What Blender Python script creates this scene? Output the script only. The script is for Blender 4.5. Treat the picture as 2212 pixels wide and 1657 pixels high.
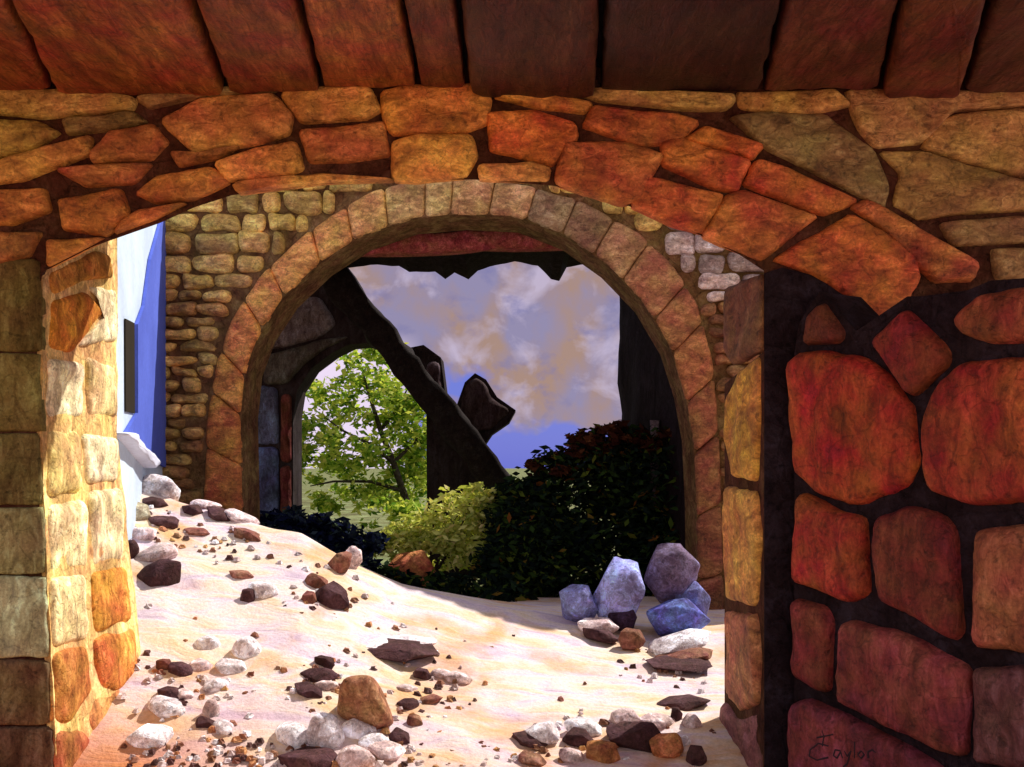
import bpy, math, random
from math import radians, sin, cos, pi
from mathutils import Vector, Matrix, noise

for o in list(bpy.data.objects):
    bpy.data.objects.remove(o, do_unlink=True)
S = bpy.context.scene
COL = S.collection

# ------------------------------------------------------------------ camera
F, CX, HZ, H = 1916.0, 1106.0, 1010.0, 1.65      # sketch units: picture 2212 x 1657, eye level at row 1010
cam = bpy.data.cameras.new("camera")
cam.sensor_width = 36.0
cam.lens = 36.0 * F / 2212.0
cam.shift_y = (HZ - 828.5) / 2212.0
cam.clip_start, cam.clip_end = 0.05, 3000
co = bpy.data.objects.new("camera", cam)
COL.objects.link(co)
co.location = (0, 0, H)
co.rotation_euler = (radians(90), 0, 0)
S.camera = co

# ------------------------------------------------------------------ light
SUN = Vector((0.55, 0.36, 0.76)).normalized()
sl = bpy.data.lights.new("sun", 'SUN')
sl.energy, sl.angle, sl.color = 4.4, radians(0.6), (1.0, 0.92, 0.85)
so = bpy.data.objects.new("sun", sl)
COL.objects.link(so)
so.rotation_euler = SUN.to_track_quat('Z', 'Y').to_euler()
so.location = (10, 8, 20)

S.view_settings.view_transform = 'Standard'
S.view_settings.look = 'None'
S.view_settings.exposure = 0.35
S.view_settings.gamma = 1.0
try:
    S.cycles.max_bounces = 10
    S.cycles.diffuse_bounces = 6
    S.cycles.use_denoising = True
except Exception:
    pass


class N:
    """tiny node-tree writer"""
    def __init__(s, tree):
        s.t = tree
        tree.nodes.clear()

    def add(s, kind, **kw):
        n = s.t.nodes.new(kind)
        for k, v in kw.items():
            if k.startswith("i_"):
                continue
            setattr(n, k, v)
        return n

    def put(s, sock, v):
        if hasattr(v, "is_output") or isinstance(v, bpy.types.NodeSocket):
            s.t.links.new(v, sock)
        else:
            if isinstance(v, (tuple, list)) and len(v) == 3 and sock.type == 'RGBA':
                v = tuple(v) + (1,)
            sock.default_value = v

    def noise(s, vec, scale, detail=4, rough=0.6, dist=0.0):
        n = s.add('ShaderNodeTexNoise')
        if vec is not None:
            s.put(n.inputs['Vector'], vec)
        n.inputs['Scale'].default_value = scale
        n.inputs['Detail'].default_value = detail
        n.inputs['Roughness'].default_value = rough
        n.inputs['Distortion'].default_value = dist
        return n.outputs['Fac']

    def mapping(s, vec, scale=(1, 1, 1), loc=(0, 0, 0), rot=(0, 0, 0)):
        n = s.add('ShaderNodeMapping')
        s.put(n.inputs['Vector'], vec)
        n.inputs['Scale'].default_value = scale
        n.inputs['Location'].default_value = loc
        n.inputs['Rotation'].default_value = rot
        return n.outputs[0]

    def ramp(s, fac, stops, interp='LINEAR'):
        n = s.add('ShaderNodeValToRGB')
        n.color_ramp.interpolation = interp
        e = n.color_ramp.elements
        while len(e) > 1:
            e.remove(e[-1])
        e[0].position = stops[0][0]
        e[0].color = tuple(stops[0][1]) + (1,)
        for p, c in stops[1:]:
            q = e.new(p)
            q.color = tuple(c) + (1,)
        s.put(n.inputs[0], fac)
        return n.outputs[0]

    def mix(s, fac, a, b, mode='MIX'):
        n = s.add('ShaderNodeMixRGB', blend_type=mode)
        s.put(n.inputs[0], fac)
        s.put(n.inputs[1], a)
        s.put(n.inputs[2], b)
        return n.outputs[0]

    def math(s, op, a, b=0.0, c=0.0, clamp=False):
        n = s.add('ShaderNodeMath', operation=op, use_clamp=clamp)
        s.put(n.inputs[0], a)
        s.put(n.inputs[1], b)
        s.put(n.inputs[2], c)
        return n.outputs[0]

    def maprange(s, v, a, b, c=0.0, d=1.0):
        n = s.add('ShaderNodeMapRange', clamp=True)
        s.put(n.inputs[0], v)
        for i, x in enumerate((a, b, c, d)):
            n.inputs[i + 1].default_value = x
        return n.outputs[0]


def build_world():
    w = bpy.data.worlds.new("World")
    S.world = w
    w.use_nodes = True
    n = N(w.node_tree)
    out = n.add('ShaderNodeOutputWorld')
    bg = n.add('ShaderNodeBackground')
    bg.inputs[1].default_value = 0.12
    sky = n.add('ShaderNodeTexSky', sky_type='NISHITA')
    sky.sun_disc = False
    sky.sun_elevation = math.asin(SUN.z)
    sky.sun_rotation = math.atan2(SUN.x, SUN.y)
    tc = n.add('ShaderNodeTexCoord').outputs['Generated']
    sep = n.add('ShaderNodeSeparateXYZ')
    n.put(sep.inputs[0], tc)
    # banks of lilac and tan cloud over blue air
    v = n.mapping(tc, (1, 1, 1.5), (3.1, 0.4, 1.7))
    big = n.noise(v, 6.0, 5, 0.6, 0.1)
    fine = n.noise(n.mapping(tc, (1.2, 1, 0.9), (1.3, 2.2, 0.1)), 12.0, 5, 0.5, 0.12)
    soft2 = n.noise(n.mapping(tc, (1.1, 1, 1.3), (5.3, 8.2, 2.1)), 15.0, 5, 0.55, 0.3)
    soft3 = n.noise(n.mapping(tc, (1.0, 1, 1.5), (2.3, 6.2, 9.1)), 19.0, 6, 0.6, 0.2)
    cloudcol = n.mix(n.maprange(fine, 0.42, 0.60), (2.0, 1.75, 2.6), (2.75, 1.75, 1.15))
    cloudcol = n.mix(n.math('MULTIPLY', n.maprange(soft2, 0.50, 0.66), 0.85), cloudcol, (3.9, 3.3, 4.2))
    cloudcol = n.mix(n.math('MULTIPLY', n.maprange(soft3, 0.54, 0.68), 0.6), cloudcol, (1.3, 1.25, 2.5))
    low = n.maprange(n.math('ADD', sep.outputs[2], n.math('MULTIPLY', n.math('SUBTRACT', n.noise(n.mapping(tc, (1, 1, 1), (7, 2, 5)), 8, 4, .6), 0.5), 0.34)), 0.045, 0.125)
    cov = n.math('MULTIPLY', n.maprange(n.math('ADD', big, n.math('MULTIPLY', low, 0.34)), 0.56, 0.70), 0.92)
    blue = n.mix(0.9, sky.outputs[0], (0.75, 0.95, 4.4))
    skyc = n.mix(cov, blue, cloudcol)
    # the brighter side of the sky, left of the tree
    br = n.math('MULTIPLY', n.maprange(sep.outputs[0], -0.10, -0.13), n.maprange(sep.outputs[2], 0.15, 0.12))
    skyc = n.mix(br, skyc, (5.6, 4.7, 6.0))
    # overhead the plain daylight sky carries on
    up = n.maprange(sep.outputs[2], 0.30, 0.55)
    skyc = n.mix(up, skyc, n.mix(0.35, sky.outputs[0], (3.4, 3.0, 3.4)))
    # behind the viewer: warm bright haze low down
    back = n.maprange(sep.outputs[1], 0.05, -0.3)
    skyc = n.mix(back, skyc, n.mix(0.6, sky.outputs[0], (5.6, 4.4, 3.9)))
    n.put(bg.inputs[0], skyc)
    n.t.links.new(bg.outputs[0], out.inputs[0])


build_world()

# ------------------------------------------------------------------ helpers
def at(x, y, Y):
    return Vector(((x - CX) / F * Y, Y, H + (HZ - y) / F * Y))


def at_side(x, y, X):
    """on an upright plane running away from the eye at distance X to the side"""
    Y = X * F / (x - CX)
    return at(x, y, Y)


def at_level(x, y, z):
    Y = (z - H) * F / (HZ - y)
    return at(x, y, Y)


def empty(name, loc, label=None, cat=None, group=None, kind=None):
    o = bpy.data.objects.new(name, None)
    COL.objects.link(o)
    o.location = loc
    tag(o, label, cat, group, kind)
    return o


def tag(o, label=None, cat=None, group=None, kind=None):
    if label: o['label'] = label
    if cat: o['category'] = cat
    if group: o['group'] = group
    if kind: o['kind'] = kind
    return o


def world_loc(o):
    v = Vector(o.location)
    p = o.parent
    while p is not None:
        v = v + Vector(p.location)
        p = p.parent
    return v


def mesh(name, verts, faces, mat, parent=None, origin=None, smooth=True, color=None, cols=None):
    verts = [Vector(v) for v in verts]
    if origin is None:
        c = Vector((0, 0, 0))
        for v in verts:
            c += v
        origin = c / len(verts)
    origin = Vector(origin)
    me = bpy.data.meshes.new(name)
    me.from_pydata([v - origin for v in verts], [], faces)
    me.validate()
    me.materials.append(mat)
    if smooth:
        me.polygons.foreach_set("use_smooth", [True] * len(me.polygons))
    if cols is not None:
        ca = me.color_attributes.new("Col", 'FLOAT_COLOR', 'POINT')
        flat = []
        for c in cols:
            flat += [c[0], c[1], c[2], 1.0]
        ca.data.foreach_set("color", flat)
    o = bpy.data.objects.new(name, me)
    COL.objects.link(o)
    if parent is not None:
        o.parent = parent
        o.location = origin - world_loc(parent)
    else:
        o.location = origin
    if color is not None:
        o.color = (color[0], color[1], color[2], 1)
    return o


def lin(r, g, b):
    f = lambda c: (c / 255.0 / 12.92) if c <= 10 else ((c / 255.0 + 0.055) / 1.055) ** 2.4
    return (f(r), f(g), f(b))


def resample(pts, n):
    L = [0]
    m = len(pts)
    for i in range(m):
        L.append(L[-1] + (pts[(i + 1) % m] - pts[i]).length)
    out, j = [], 0
    for k in range(n):
        d = L[-1] * k / n
        while L[j + 1] < d:
            j += 1
        t = (d - L[j]) / max(1e-9, L[j + 1] - L[j])
        out.append(pts[j].lerp(pts[(j + 1) % m], t))
    return out


def chaikin(pts, k=1, q=0.2):
    for _ in range(k):
        o = []
        m = len(pts)
        for i in range(m):
            a, b = pts[i], pts[(i + 1) % m]
            o += [a.lerp(b, q), a.lerp(b, 1 - q)]
        pts = o
    return pts


def rounded(pts, r):
    o = []
    m = len(pts)
    for i in range(m):
        p, a, b = pts[i], pts[i - 1], pts[(i + 1) % m]
        da, db = a - p, b - p
        ra, rb = min(r, da.length * .4), min(r, db.length * .4)
        A, B2 = p + da.normalized() * ra, p + db.normalized() * rb
        o += [A, A.lerp(B2, .5).lerp(p, .4), B2]
    return o


def pillow(V, Fc, pts, nrm, bulge, back, seed, n=56, edge=0.03, rough=0.014, soft=1, tiltk=0.12):
    """one rounded, uneven dressed stone whose face outline is pts and which stands out along nrm"""
    pts = resample(rounded(list(pts), edge * 1.1 * soft), n)
    c = sum(pts, Vector()) / n
    off = Vector((seed * 3.17 % 50, seed * 7.7 % 50, seed * 1.3 % 50))
    wob = [1 + 0.04 * noise.noise((p * 7) + off) + 0.022 * noise.noise((p * 24) + off) for p in pts]
    pts = [c + (p - c) * w for p, w in zip(pts, wob)]
    prof = [(0, -back), (0, 0.1 * bulge), (.3, .55 * bulge), (.75, .82 * bulge), (1.4, .95 * bulge)]
    base = len(V)
    rings = 0
    def emit(ring):
        nonlocal rings
        V.extend(ring)
        rings += 1
    tilt = Vector((noise.noise(off), noise.noise(off + Vector((9, 0, 0))), noise.noise(off + Vector((0, 9, 0))))) * tiltk
    for ins, h in prof:
        ring = []
        for p in pts:
            d = c - p
            L = max(d.length, 1e-6)
            q = p + d * min(ins * edge / L, 0.45)
            hh = h
            if h > 0:
                hh += rough * (noise.noise(q * 5 + off) + .5 * noise.noise(q * 15 + off)) + (q - c).dot(tilt) * min(1, h / bulge)
            ring.append(q + nrm * hh)
        emit(ring)
    last = [p + (c - p) * min(1.4 * edge / max((c - p).length, 1e-6), 0.45) for p in pts]
    for s in (0.84, 0.68, 0.52, 0.35, 0.17):
        ring = []
        for p in last:
            q = c + (p - c) * s
            hh = bulge * (1.0 + 0.12 * (1 - s) * .5) + rough * (1.6 * noise.noise(q * 5 + off) + .6 * noise.noise(q * 15 + off)) + (q - c).dot(tilt)
            ring.append(q + nrm * hh)
        emit(ring)
    V.append(c + nrm * (bulge * 1.06 + rough * (1.6 * noise.noise(c * 5 + off) + .6 * noise.noise(c * 15 + off))))
    # facing: decide winding from the outline
    area = Vector()
    for i in range(n):
        area += (pts[i] - c).cross(pts[(i + 1) % n] - c)
    flip = area.dot(nrm) < 0
    for r in range(rings - 1):
        for i in range(n):
            j = (i + 1) % n
            f = (base + r * n + i, base + r * n + j, base + (r + 1) * n + j, base + (r + 1) * n + i)
            Fc.append(f[::-1] if flip else f)
    top = base + rings * n
    r = rings - 1
    for i in range(n):
        j = (i + 1) % n
        f = (base + r * n + i, base + r * n + j, top)
        Fc.append(f[::-1] if flip else f)


def extrude_poly(front, shift):
    """solid from a (possibly concave) flat outline"""
    n = len(front)
    V = list(front) + [p + shift for p in front]
    from mathutils.geometry import tessellate_polygon
    tris = tessellate_polygon([front])
    area = Vector()
    c = sum(front, Vector()) / n
    for i in range(n):
        area += (front[i] - c).cross(front[(i + 1) % n] - c)
    want = -shift
    Fc = []
    for t in tris:
        a, b, d = (front[k] for k in t)
        nn = (b - a).cross(d - a)
        tt = tuple(t) if nn.dot(want) > 0 else tuple(t)[::-1]
        Fc.append(tt)
        Fc.append(tuple(k + n for k in tt[::-1]))
    pos = area.dot(want) > 0
    for i in range(n):
        j = (i + 1) % n
        f = (i, i + n, j + n, j)
        Fc.append(f if pos else f[::-1])
    return V, Fc


def box_between(a, b, w, h, up=Vector((0, 0, 1)), segs=10, rough=0.02, seed=0):
    """a hewn timber from a to b"""
    d = (b - a)
    L = d.length
    d.normalize()
    side = d.cross(up).normalized()
    u = side.cross(d)
    prof = []
    for sx, sy in ((-1, -.8), (-.8, -1), (.8, -1), (1, -.8), (1, .8), (.8, 1), (-.8, 1), (-1, .8)):
        prof.append((sx * w / 2, sy * h / 2))
    V, Fc = [], []
    m = len(prof)
    for k in range(segs + 1):
        p = a + d * (L * k / segs)
        for x, y in prof:
            q = p + side * x + u * y
            nz = noise.noise_vector(q * 3.5 + Vector((seed, 0, 0))) * rough
            V.append(q + nz)
    for k in range(segs):
        for i in range(m):
            j = (i + 1) % m
            Fc.append((k * m + i, k * m + j, (k + 1) * m + j, (k + 1) * m + i))
    Fc.append(tuple(range(m))[::-1])
    Fc.append(tuple(range(segs * m, segs * m + m)))
    return V, Fc


# ------------------------------------------------------------------ materials
def surface(name, colour, rough=0.85, spec=0.3, bump=None, strength=0.4, dist=0.02):
    m = bpy.data.materials.new(name)
    m.use_nodes = True
    n = N(m.node_tree)
    out = n.add('ShaderNodeOutputMaterial')
    b = n.add('ShaderNodeBsdfPrincipled')
    b.inputs['Roughness'].default_value = rough
    b.inputs['Specular IOR Level'].default_value = spec
    col, bmp = colour(n)
    n.put(b.inputs['Base Color'], col)
    if bmp is not None:
        bn = n.add('ShaderNodeBump')
        bn.inputs['Strength'].default_value = strength
        bn.inputs['Distance'].default_value = dist
        n.put(bn.inputs['Height'], bmp)
        n.t.links.new(bn.outputs[0], b.inputs['Normal'])
    n.t.links.new(b.outputs[0], out.inputs[0])
    return m


def geo(n):
    return n.add('ShaderNodeNewGeometry').outputs['Position']


def stone_colour(src, stretch=(1, 1, 1), light=1.0, sc=1.0):
    def f(n):
        p = geo(n)
        if src == 'obj':
            base = n.add('ShaderNodeObjectInfo').outputs['Color']
        elif src == 'attr':
            a = n.add('ShaderNodeVertexColor')
            a.layer_name = "Col"
            base = a.outputs[0]
        else:
            base = src
        v = n.mapping(p, stretch)
        big = n.noise(v, 3.2 * sc, 4, 0.6, 0.8)
        med = n.noise(n.mapping(p, stretch, (4, 7, 2)), 11 * sc, 5, 0.65, 1.2)
        fin = n.noise(p, 70, 3, 0.7)
        c = n.mix(1.0, base, n.ramp(big, [(0.30, (0.50, 0.42, 0.42)), (0.5, (0.95, 0.92, 0.9)), (0.68, (1.4, 1.55, 1.6))]), 'MULTIPLY')
        c = n.mix(1.0, c, n.ramp(med, [(0.30, (0.55, 0.52, 0.60)), (0.5, (0.98, 0.95, 0.95)), (0.70, (1.45, 1.65, 1.9))]), 'MULTIPLY')
        hs = n.add('ShaderNodeHueSaturation')
        n.put(hs.inputs['Hue'], n.maprange(n.noise(n.mapping(p, (1, 1, 1), (9, 3, 5)), 5 * sc, 2), 0.3, 0.7, 0.478, 0.522))
        n.put(hs.inputs['Value'], light)
        n.put(hs.inputs['Color'], c)
        vo = n.add('ShaderNodeTexVoronoi', feature='DISTANCE_TO_EDGE')
        n.put(vo.inputs['Vector'], n.mix(0.16, p, n.add('ShaderNodeTexNoise').outputs['Color']))
        vo.inputs['Scale'].default_value = 6 * sc
        crack = n.maprange(vo.outputs['Distance'], 0.0, 0.035, 0.72, 1.0)
        pit = n.maprange(n.noise(n.mapping(p, (1, 1, 1), (2, 8, 4)), 26, 3, .6), .30, .42, 0.55, 1.0)
        c = n.mix(1.0, hs.outputs[0], n.math('MULTIPLY', crack, pit), 'MULTIPLY')
        c = n.mix(0.7, c, n.ramp(fin, [(0.3, (0.6, 0.6, 0.6)), (0.7, (1.35, 1.35, 1.35))]), 'MULTIPLY')
        h = n.math('ADD', n.math('MULTIPLY', med, 0.8), n.math('MULTIPLY', fin, 0.3))
        h = n.math('ADD', h, n.math('ADD', n.math('MULTIPLY', crack, .5), n.math('MULTIPLY', pit, .5)))
        return c, h
    return f


M = {}
M['stone'] = surface('weathered_stone', stone_colour('obj', (1, 1, 1.9)), 0.72, 0.35, strength=0.55, dist=0.03)
M['wallstone'] = surface('big_wall_stone', stone_colour('obj', (1.7, 1.7, 0.7)), 0.7, 0.3, strength=0.55, dist=0.03)
M['rubble'] = surface('rubble_stone', stone_colour('attr', (1, 1, 2.2)), 0.75, 0.35, strength=0.6, dist=0.03)
M['rock'] = surface('loose_rock', stone_colour('obj', (1, 1, 1), 1.0, 1.6), 0.85, 0.2, strength=0.5, dist=0.02)
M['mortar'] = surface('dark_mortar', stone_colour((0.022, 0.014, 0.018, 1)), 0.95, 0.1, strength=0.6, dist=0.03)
M['joint'] = surface('brown_joint', stone_colour((0.075, 0.030, 0.016, 1)), 0.95, 0.1, strength=0.6, dist=0.03)
M['brownmortar'] = surface('brown_mortar', stone_colour((0.19, 0.105, 0.04, 1)), 0.95, 0.1, strength=0.6, dist=0.03)
M['slab'] = surface('ceiling_slab', stone_colour('obj', (3.5, 0.7, 1)), 0.55, 0.4, strength=0.5, dist=0.02)
M['plaster'] = surface('stained_plaster', stone_colour('obj', (1.6, 1.6, 0.6)), 0.9, 0.1, strength=0.45, dist=0.02)
def wash(n):
    p = geo(n)
    a = n.noise(n.mapping(p, (1, 1, 1), (3, 1, 1)), 1.6, 4, .55)
    f = n.noise(p, 30, 3, .6)
    c = n.mix(1.0, n.add('ShaderNodeObjectInfo').outputs['Color'], n.ramp(a, [(0.3, (0.82, 0.82, 0.86)), (0.7, (1.12, 1.12, 1.1))]), 'MULTIPLY')
    return n.mix(0.4, c, n.ramp(f, [(0.3, (0.8, 0.8, 0.8)), (0.7, (1.15, 1.15, 1.15))]), 'MULTIPLY'), f


M['limewash'] = surface('limewash', wash, 0.9, 0.1, strength=0.15, dist=0.01)
M['timber'] = surface('old_timber', stone_colour('obj', (2, 2, 2), 1.0, 1.3), 0.85, 0.1, strength=0.5, dist=0.02)
M['paint'] = surface('black_paint', lambda n: ((0.03, 0.014, 0.022), None), 0.6, 0.2)


def sand_colour(n):
    p = geo(n)
    streak = n.noise(n.mapping(p, (0.8, 2.6, 2.0), (0, 0, 0), (0, 0, 0.35)), 2.2, 5, 0.6, 0.7)
    blot = n.noise(n.mapping(p, (1, 1, 1), (4.4, 1.2, 0)), 1.5, 4, 0.55, 0.5)
    fin = n.noise(p, 45, 4, 0.7)
    c = n.ramp(streak, [(0.32, (0.58, 0.46, 0.58)), (0.42, (0.76, 0.63, 0.69)), (0.50, (0.82, 0.70, 0.66)), (0.59, (0.82, 0.67, 0.50)), (0.70, (0.78, 0.56, 0.32))])
    c = n.mix(n.maprange(blot, 0.52, 0.66, 0, 0.7), c, (0.70, 0.36, 0.11))
    # rusty earth washed out of the left pier and along the near edge
    sep = n.add('ShaderNodeSeparateXYZ')
    n.put(sep.inputs[0], p)
    edge = n.maprange(n.math('ADD', sep.outputs[0], n.math('MULTIPLY', blot, 1.1)), -1.45, -0.75, 1, 0)
    near = n.maprange(n.math('ADD', sep.outputs[1], n.math('MULTIPLY', blot, 0.9)), 5.65, 5.05, 0, 1)
    c = n.mix(n.math('MULTIPLY', edge, n.math('MULTIPLY', near, 0.9)), c, (0.62, 0.20, 0.05))
    c = n.mix(n.math('MULTIPLY', n.maprange(blot, .42, .6), n.maprange(sep.outputs[1], 5.1, 4.65, 0, 0.8)), c, (0.66, 0.26, 0.06))
    c = n.mix(0.5, c, n.ramp(fin, [(0.3, (0.65, 0.62, 0.62)), (0.7, (1.2, 1.2, 1.2))]), 'MULTIPLY')
    h = n.math('ADD', n.math('MULTIPLY', streak, 1.0), n.math('MULTIPLY', fin, 0.25))
    return c, h


M['sand'] = surface('pale_sand', sand_colour, 0.95, 0.1, strength=0.5, dist=0.05)
M['earth'] = surface('dry_earth', stone_colour((0.17, 0.19, 0.075, 1), (1, 1, 1), 1, 0.4), 0.95, 0.1, strength=0.4, dist=0.05)


def leaf_mat(name, stops, trans=0.35):
    m = bpy.data.materials.new(name)
    m.use_nodes = True
    n = N(m.node_tree)
    out = n.add('ShaderNodeOutputMaterial')
    r = n.add('ShaderNodeNewGeometry').outputs['Random Per Island']
    c = n.ramp(r, stops)
    d = n.add('ShaderNodeBsdfDiffuse')
    t = n.add('ShaderNodeBsdfTranslucent')
    n.put(d.inputs[0], c)
    n.put(t.inputs[0], n.mix(1.0, c, (1.3, 1.25, 0.6), 'MULTIPLY'))
    mx = n.add('ShaderNodeMixShader')
    mx.inputs[0].default_value = trans
    n.t.links.new(d.outputs[0], mx.inputs[1])
    n.t.links.new(t.outputs[0], mx.inputs[2])
    n.t.links.new(mx.outputs[0], out.inputs[0])
    return m


M['leaf_tree'] = leaf_mat('tree_leaf', [(0, (0.05, 0.13, 0.025)), (0.25, (0.20, 0.36, 0.05)), (0.65, (0.46, 0.58, 0.10)), (1, (0.66, 0.66, 0.20))], 0.45)
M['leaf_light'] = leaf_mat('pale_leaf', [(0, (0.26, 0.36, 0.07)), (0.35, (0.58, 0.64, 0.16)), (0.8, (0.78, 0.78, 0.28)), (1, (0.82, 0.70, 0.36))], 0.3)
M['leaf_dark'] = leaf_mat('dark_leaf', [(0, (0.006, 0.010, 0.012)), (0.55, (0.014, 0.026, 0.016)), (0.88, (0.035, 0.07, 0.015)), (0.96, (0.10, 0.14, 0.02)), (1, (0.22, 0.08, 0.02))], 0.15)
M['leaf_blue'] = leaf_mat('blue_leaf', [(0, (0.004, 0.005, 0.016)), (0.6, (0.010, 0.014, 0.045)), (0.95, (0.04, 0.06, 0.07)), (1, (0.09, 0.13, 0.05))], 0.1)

# ------------------------------------------------------------------ terrain
YC = [(-900, 1015), (240, 1022), (290, 1045), (390, 1085), (590, 1142), (650, 1152), (760, 1217), (870, 1268), (1060, 1310), (1240, 1338), (1320, 1350), (1400, 1360), (1560, 1372), (3200, 1400)]


def interp(t, x):
    if x <= t[0][0]: return t[0][1]
    for (a, u), (b, v) in zip(t, t[1:]):
        if x <= b:
            return u + (v - u) * (x - a) / (b - a)
    return t[-1][1]


def crest_depth(x):
    return 7.05 + 0.12 * sin(x * 0.006)


Y0 = 4.58


def slope(x):
    Yc = crest_depth(x)
    zc = H - (interp(YC, x) - HZ) * Yc / F
    return zc / (Yc - Y0), Yc


def on_sand(x, y):
    """the sand point seen in the sketch at x, y"""
    a, Yc = slope(x)
    Y = (H + Y0 * a) / ((y - HZ) / F + a)
    return at(x, y, min(Y, Yc))


def sand_height(P):
    x = P.x / P.y * F + CX
    a, Yc = slope(x)
    return a * (min(P.y, Yc) - Y0)


def sand():
    V, Fc = [], []
    xs = [-260 + i * 12 for i in range(0, 187)]
    ts = [i / 60 for i in range(61)]
    rows = len(ts) + 14
    for x in xs:
        a, Yc = slope(x)
        zc = a * (Yc - Y0)
        for t in ts:
            Y = 3.9 + t * (Yc - 3.9)
            X = (x - CX) / F * Y
            z = a * max(0, Y - Y0)
            k = min(1, max(0, (Y - 4.55) / 0.4)) * min(1, max(0.25, (Yc - Y) / 0.8))
            z += k * (0.035 * noise.noise(Vector((X * 1.6, Y * 1.6, 0))) + 0.015 * noise.noise(Vector((X * 5, Y * 5, 3))) + 0.006 * noise.noise(Vector((X * 15, Y * 15, 7))))
            V.append((X, Y, z))
        for i in range(1, 15):
            u = i / 14
            Y = Yc + u * 2.6
            X = (x - CX) / F * Y
            s = u * u * (3 - 2 * u)
            z = zc * (1 - s) + 0.22 * s + 0.02 * noise.noise(Vector((X * 3, Y * 3, 1))) * min(1, 3 * u)
            V.append((X, Y, z))
    for i in range(len(xs) - 1):
        for j in range(rows - 1):
            a = i * rows + j
            Fc.append((a, a + rows, a + rows + 1, a + 1))
    o = mesh('sand_slope', V, Fc, M['sand'], origin=(0, 5.5, 0))
    tag(o, 'bright pinkish sand sloping up to the left between the arches', 'sand', None, 'structure')


sand()


def ground_sheet(name, x0, x1, y0, y1, z, nx, ny, amp, mat, label):
    V, Fc = [], []
    for j in range(ny + 1):
        v = j / ny
        Y = y0 + (y1 - y0) * (v ** 2.2 if ny > 20 else v)
        for i in range(nx + 1):
            X = x0 + (x1 - x0) * i / nx
            k = 1 if ny <= 20 else min(1, 0.2 + 0.8 * v)
            V.append((X, Y, z + amp * k * noise.noise(Vector((X * .25, Y * .25, z)))))
    for j in range(ny):
        for i in range(nx):
            a = j * (nx + 1) + i
            Fc.append((a, a + 1, a + nx + 2, a + nx + 1))
    o = mesh(name, V, Fc, mat, origin=((x0 + x1) / 2, y0, z))
    tag(o, label, 'ground', None, 'structure')


ground_sheet('ground', -40, 40, -40, 8.9, -0.03, 12, 12, 0.0, M['sand'], 'sandy ground under the near wall and round the viewer')
ground_sheet('outer_ground', -600, 600, 8.9, 1500, 0.2, 60, 60, 0.05, M['earth'], 'dry earth floor running out behind the ruined arches')

# ------------------------------------------------------------------ near arch wall
YN, TN = 4.6, 0.85
FRONT = Vector((0, -1, 0))
OR = lambda r, g, b: lin(r, g, b)

near = empty('stone_arch', (0, YN + .4, 0), 'broad orange stone arch in the near wall, double ring of blocks above the sand', 'arch')
INTR = [(108, 1800), (79, 940), (79, 640), (92, 588), (200, 533), (345, 482), (420, 448), (500, 422), (700, 397), (880, 388), (1040, 388), (1200, 402), (1350, 442), (1500, 502), (1600, 552), (1650, 585), (1650, 756), (1650, 762), (1650, 1800)]


def arch_core():
    from mathutils.geometry import tessellate_polygon
    outer = [(-900, 1800), (-900, 110), (3000, 110), (3000, 1800)]
    inner = INTR[::-1]
    front = [at(x, y, YN) for x, y in outer + inner]
    back = [p + Vector((0, TN, 0)) for p in front[:4]]
    for x, y in inner:
        p = at(x, y, YN)
        if y < 760 and x > 300:                       # the arch flares open towards the courtyard
            q = Vector((p.x * 1.21, YN + TN, H + (p.z - H) * 1.21))
        elif y < 620:
            q = Vector((p.x * 1.04, YN + TN, H + (p.z - H) * 1.5))
        elif x > 1000:
            q = Vector((1.306, YN + TN, H + (HZ - 830) / F * (YN + TN) if y < 1000 else p.z))
        else:
            xb = 250 if y < 1000 else 345
            q = at(xb, y, YN + TN)
            q.z = p.z
            q.x -= .13
        back.append(q)
    n = len(front)
    V = front + back
    Fc = []
    for t in tessellate_polygon([front]):
        a, b, d = (front[k] for k in t)
        tt = tuple(t) if (b - a).cross(d - a).y < 0 else tuple(t)[::-1]
        Fc.append(tt)
    for t in tessellate_polygon([back]):
        a, b, d = (back[k] for k in t)
        tt = tuple(t) if (b - a).cross(d - a).y > 0 else tuple(t)[::-1]
        Fc.append(tuple(k + n for k in tt))
    for i in range(n):
        j = (i + 1) % n
        Fc.append((i, j, j + n, i + n))
    import bmesh
    o = mesh('wall_core', V, Fc, M['joint'], near, origin=(0, YN, 0), smooth=False)
    bm = bmesh.new()
    bm.from_mesh(o.data)
    bmesh.ops.recalc_face_normals(bm, faces=bm.faces)
    bm.to_mesh(o.data)
    bm.free()


arch_core()
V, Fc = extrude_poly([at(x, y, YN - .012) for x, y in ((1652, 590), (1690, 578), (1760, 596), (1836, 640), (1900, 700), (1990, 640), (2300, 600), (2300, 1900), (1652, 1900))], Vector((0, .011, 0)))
mesh('crevice_shade', V, Fc, M['mortar'], near, smooth=False)  # thin near-black slab on the wall face, painted shade for a deep crevice

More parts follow.
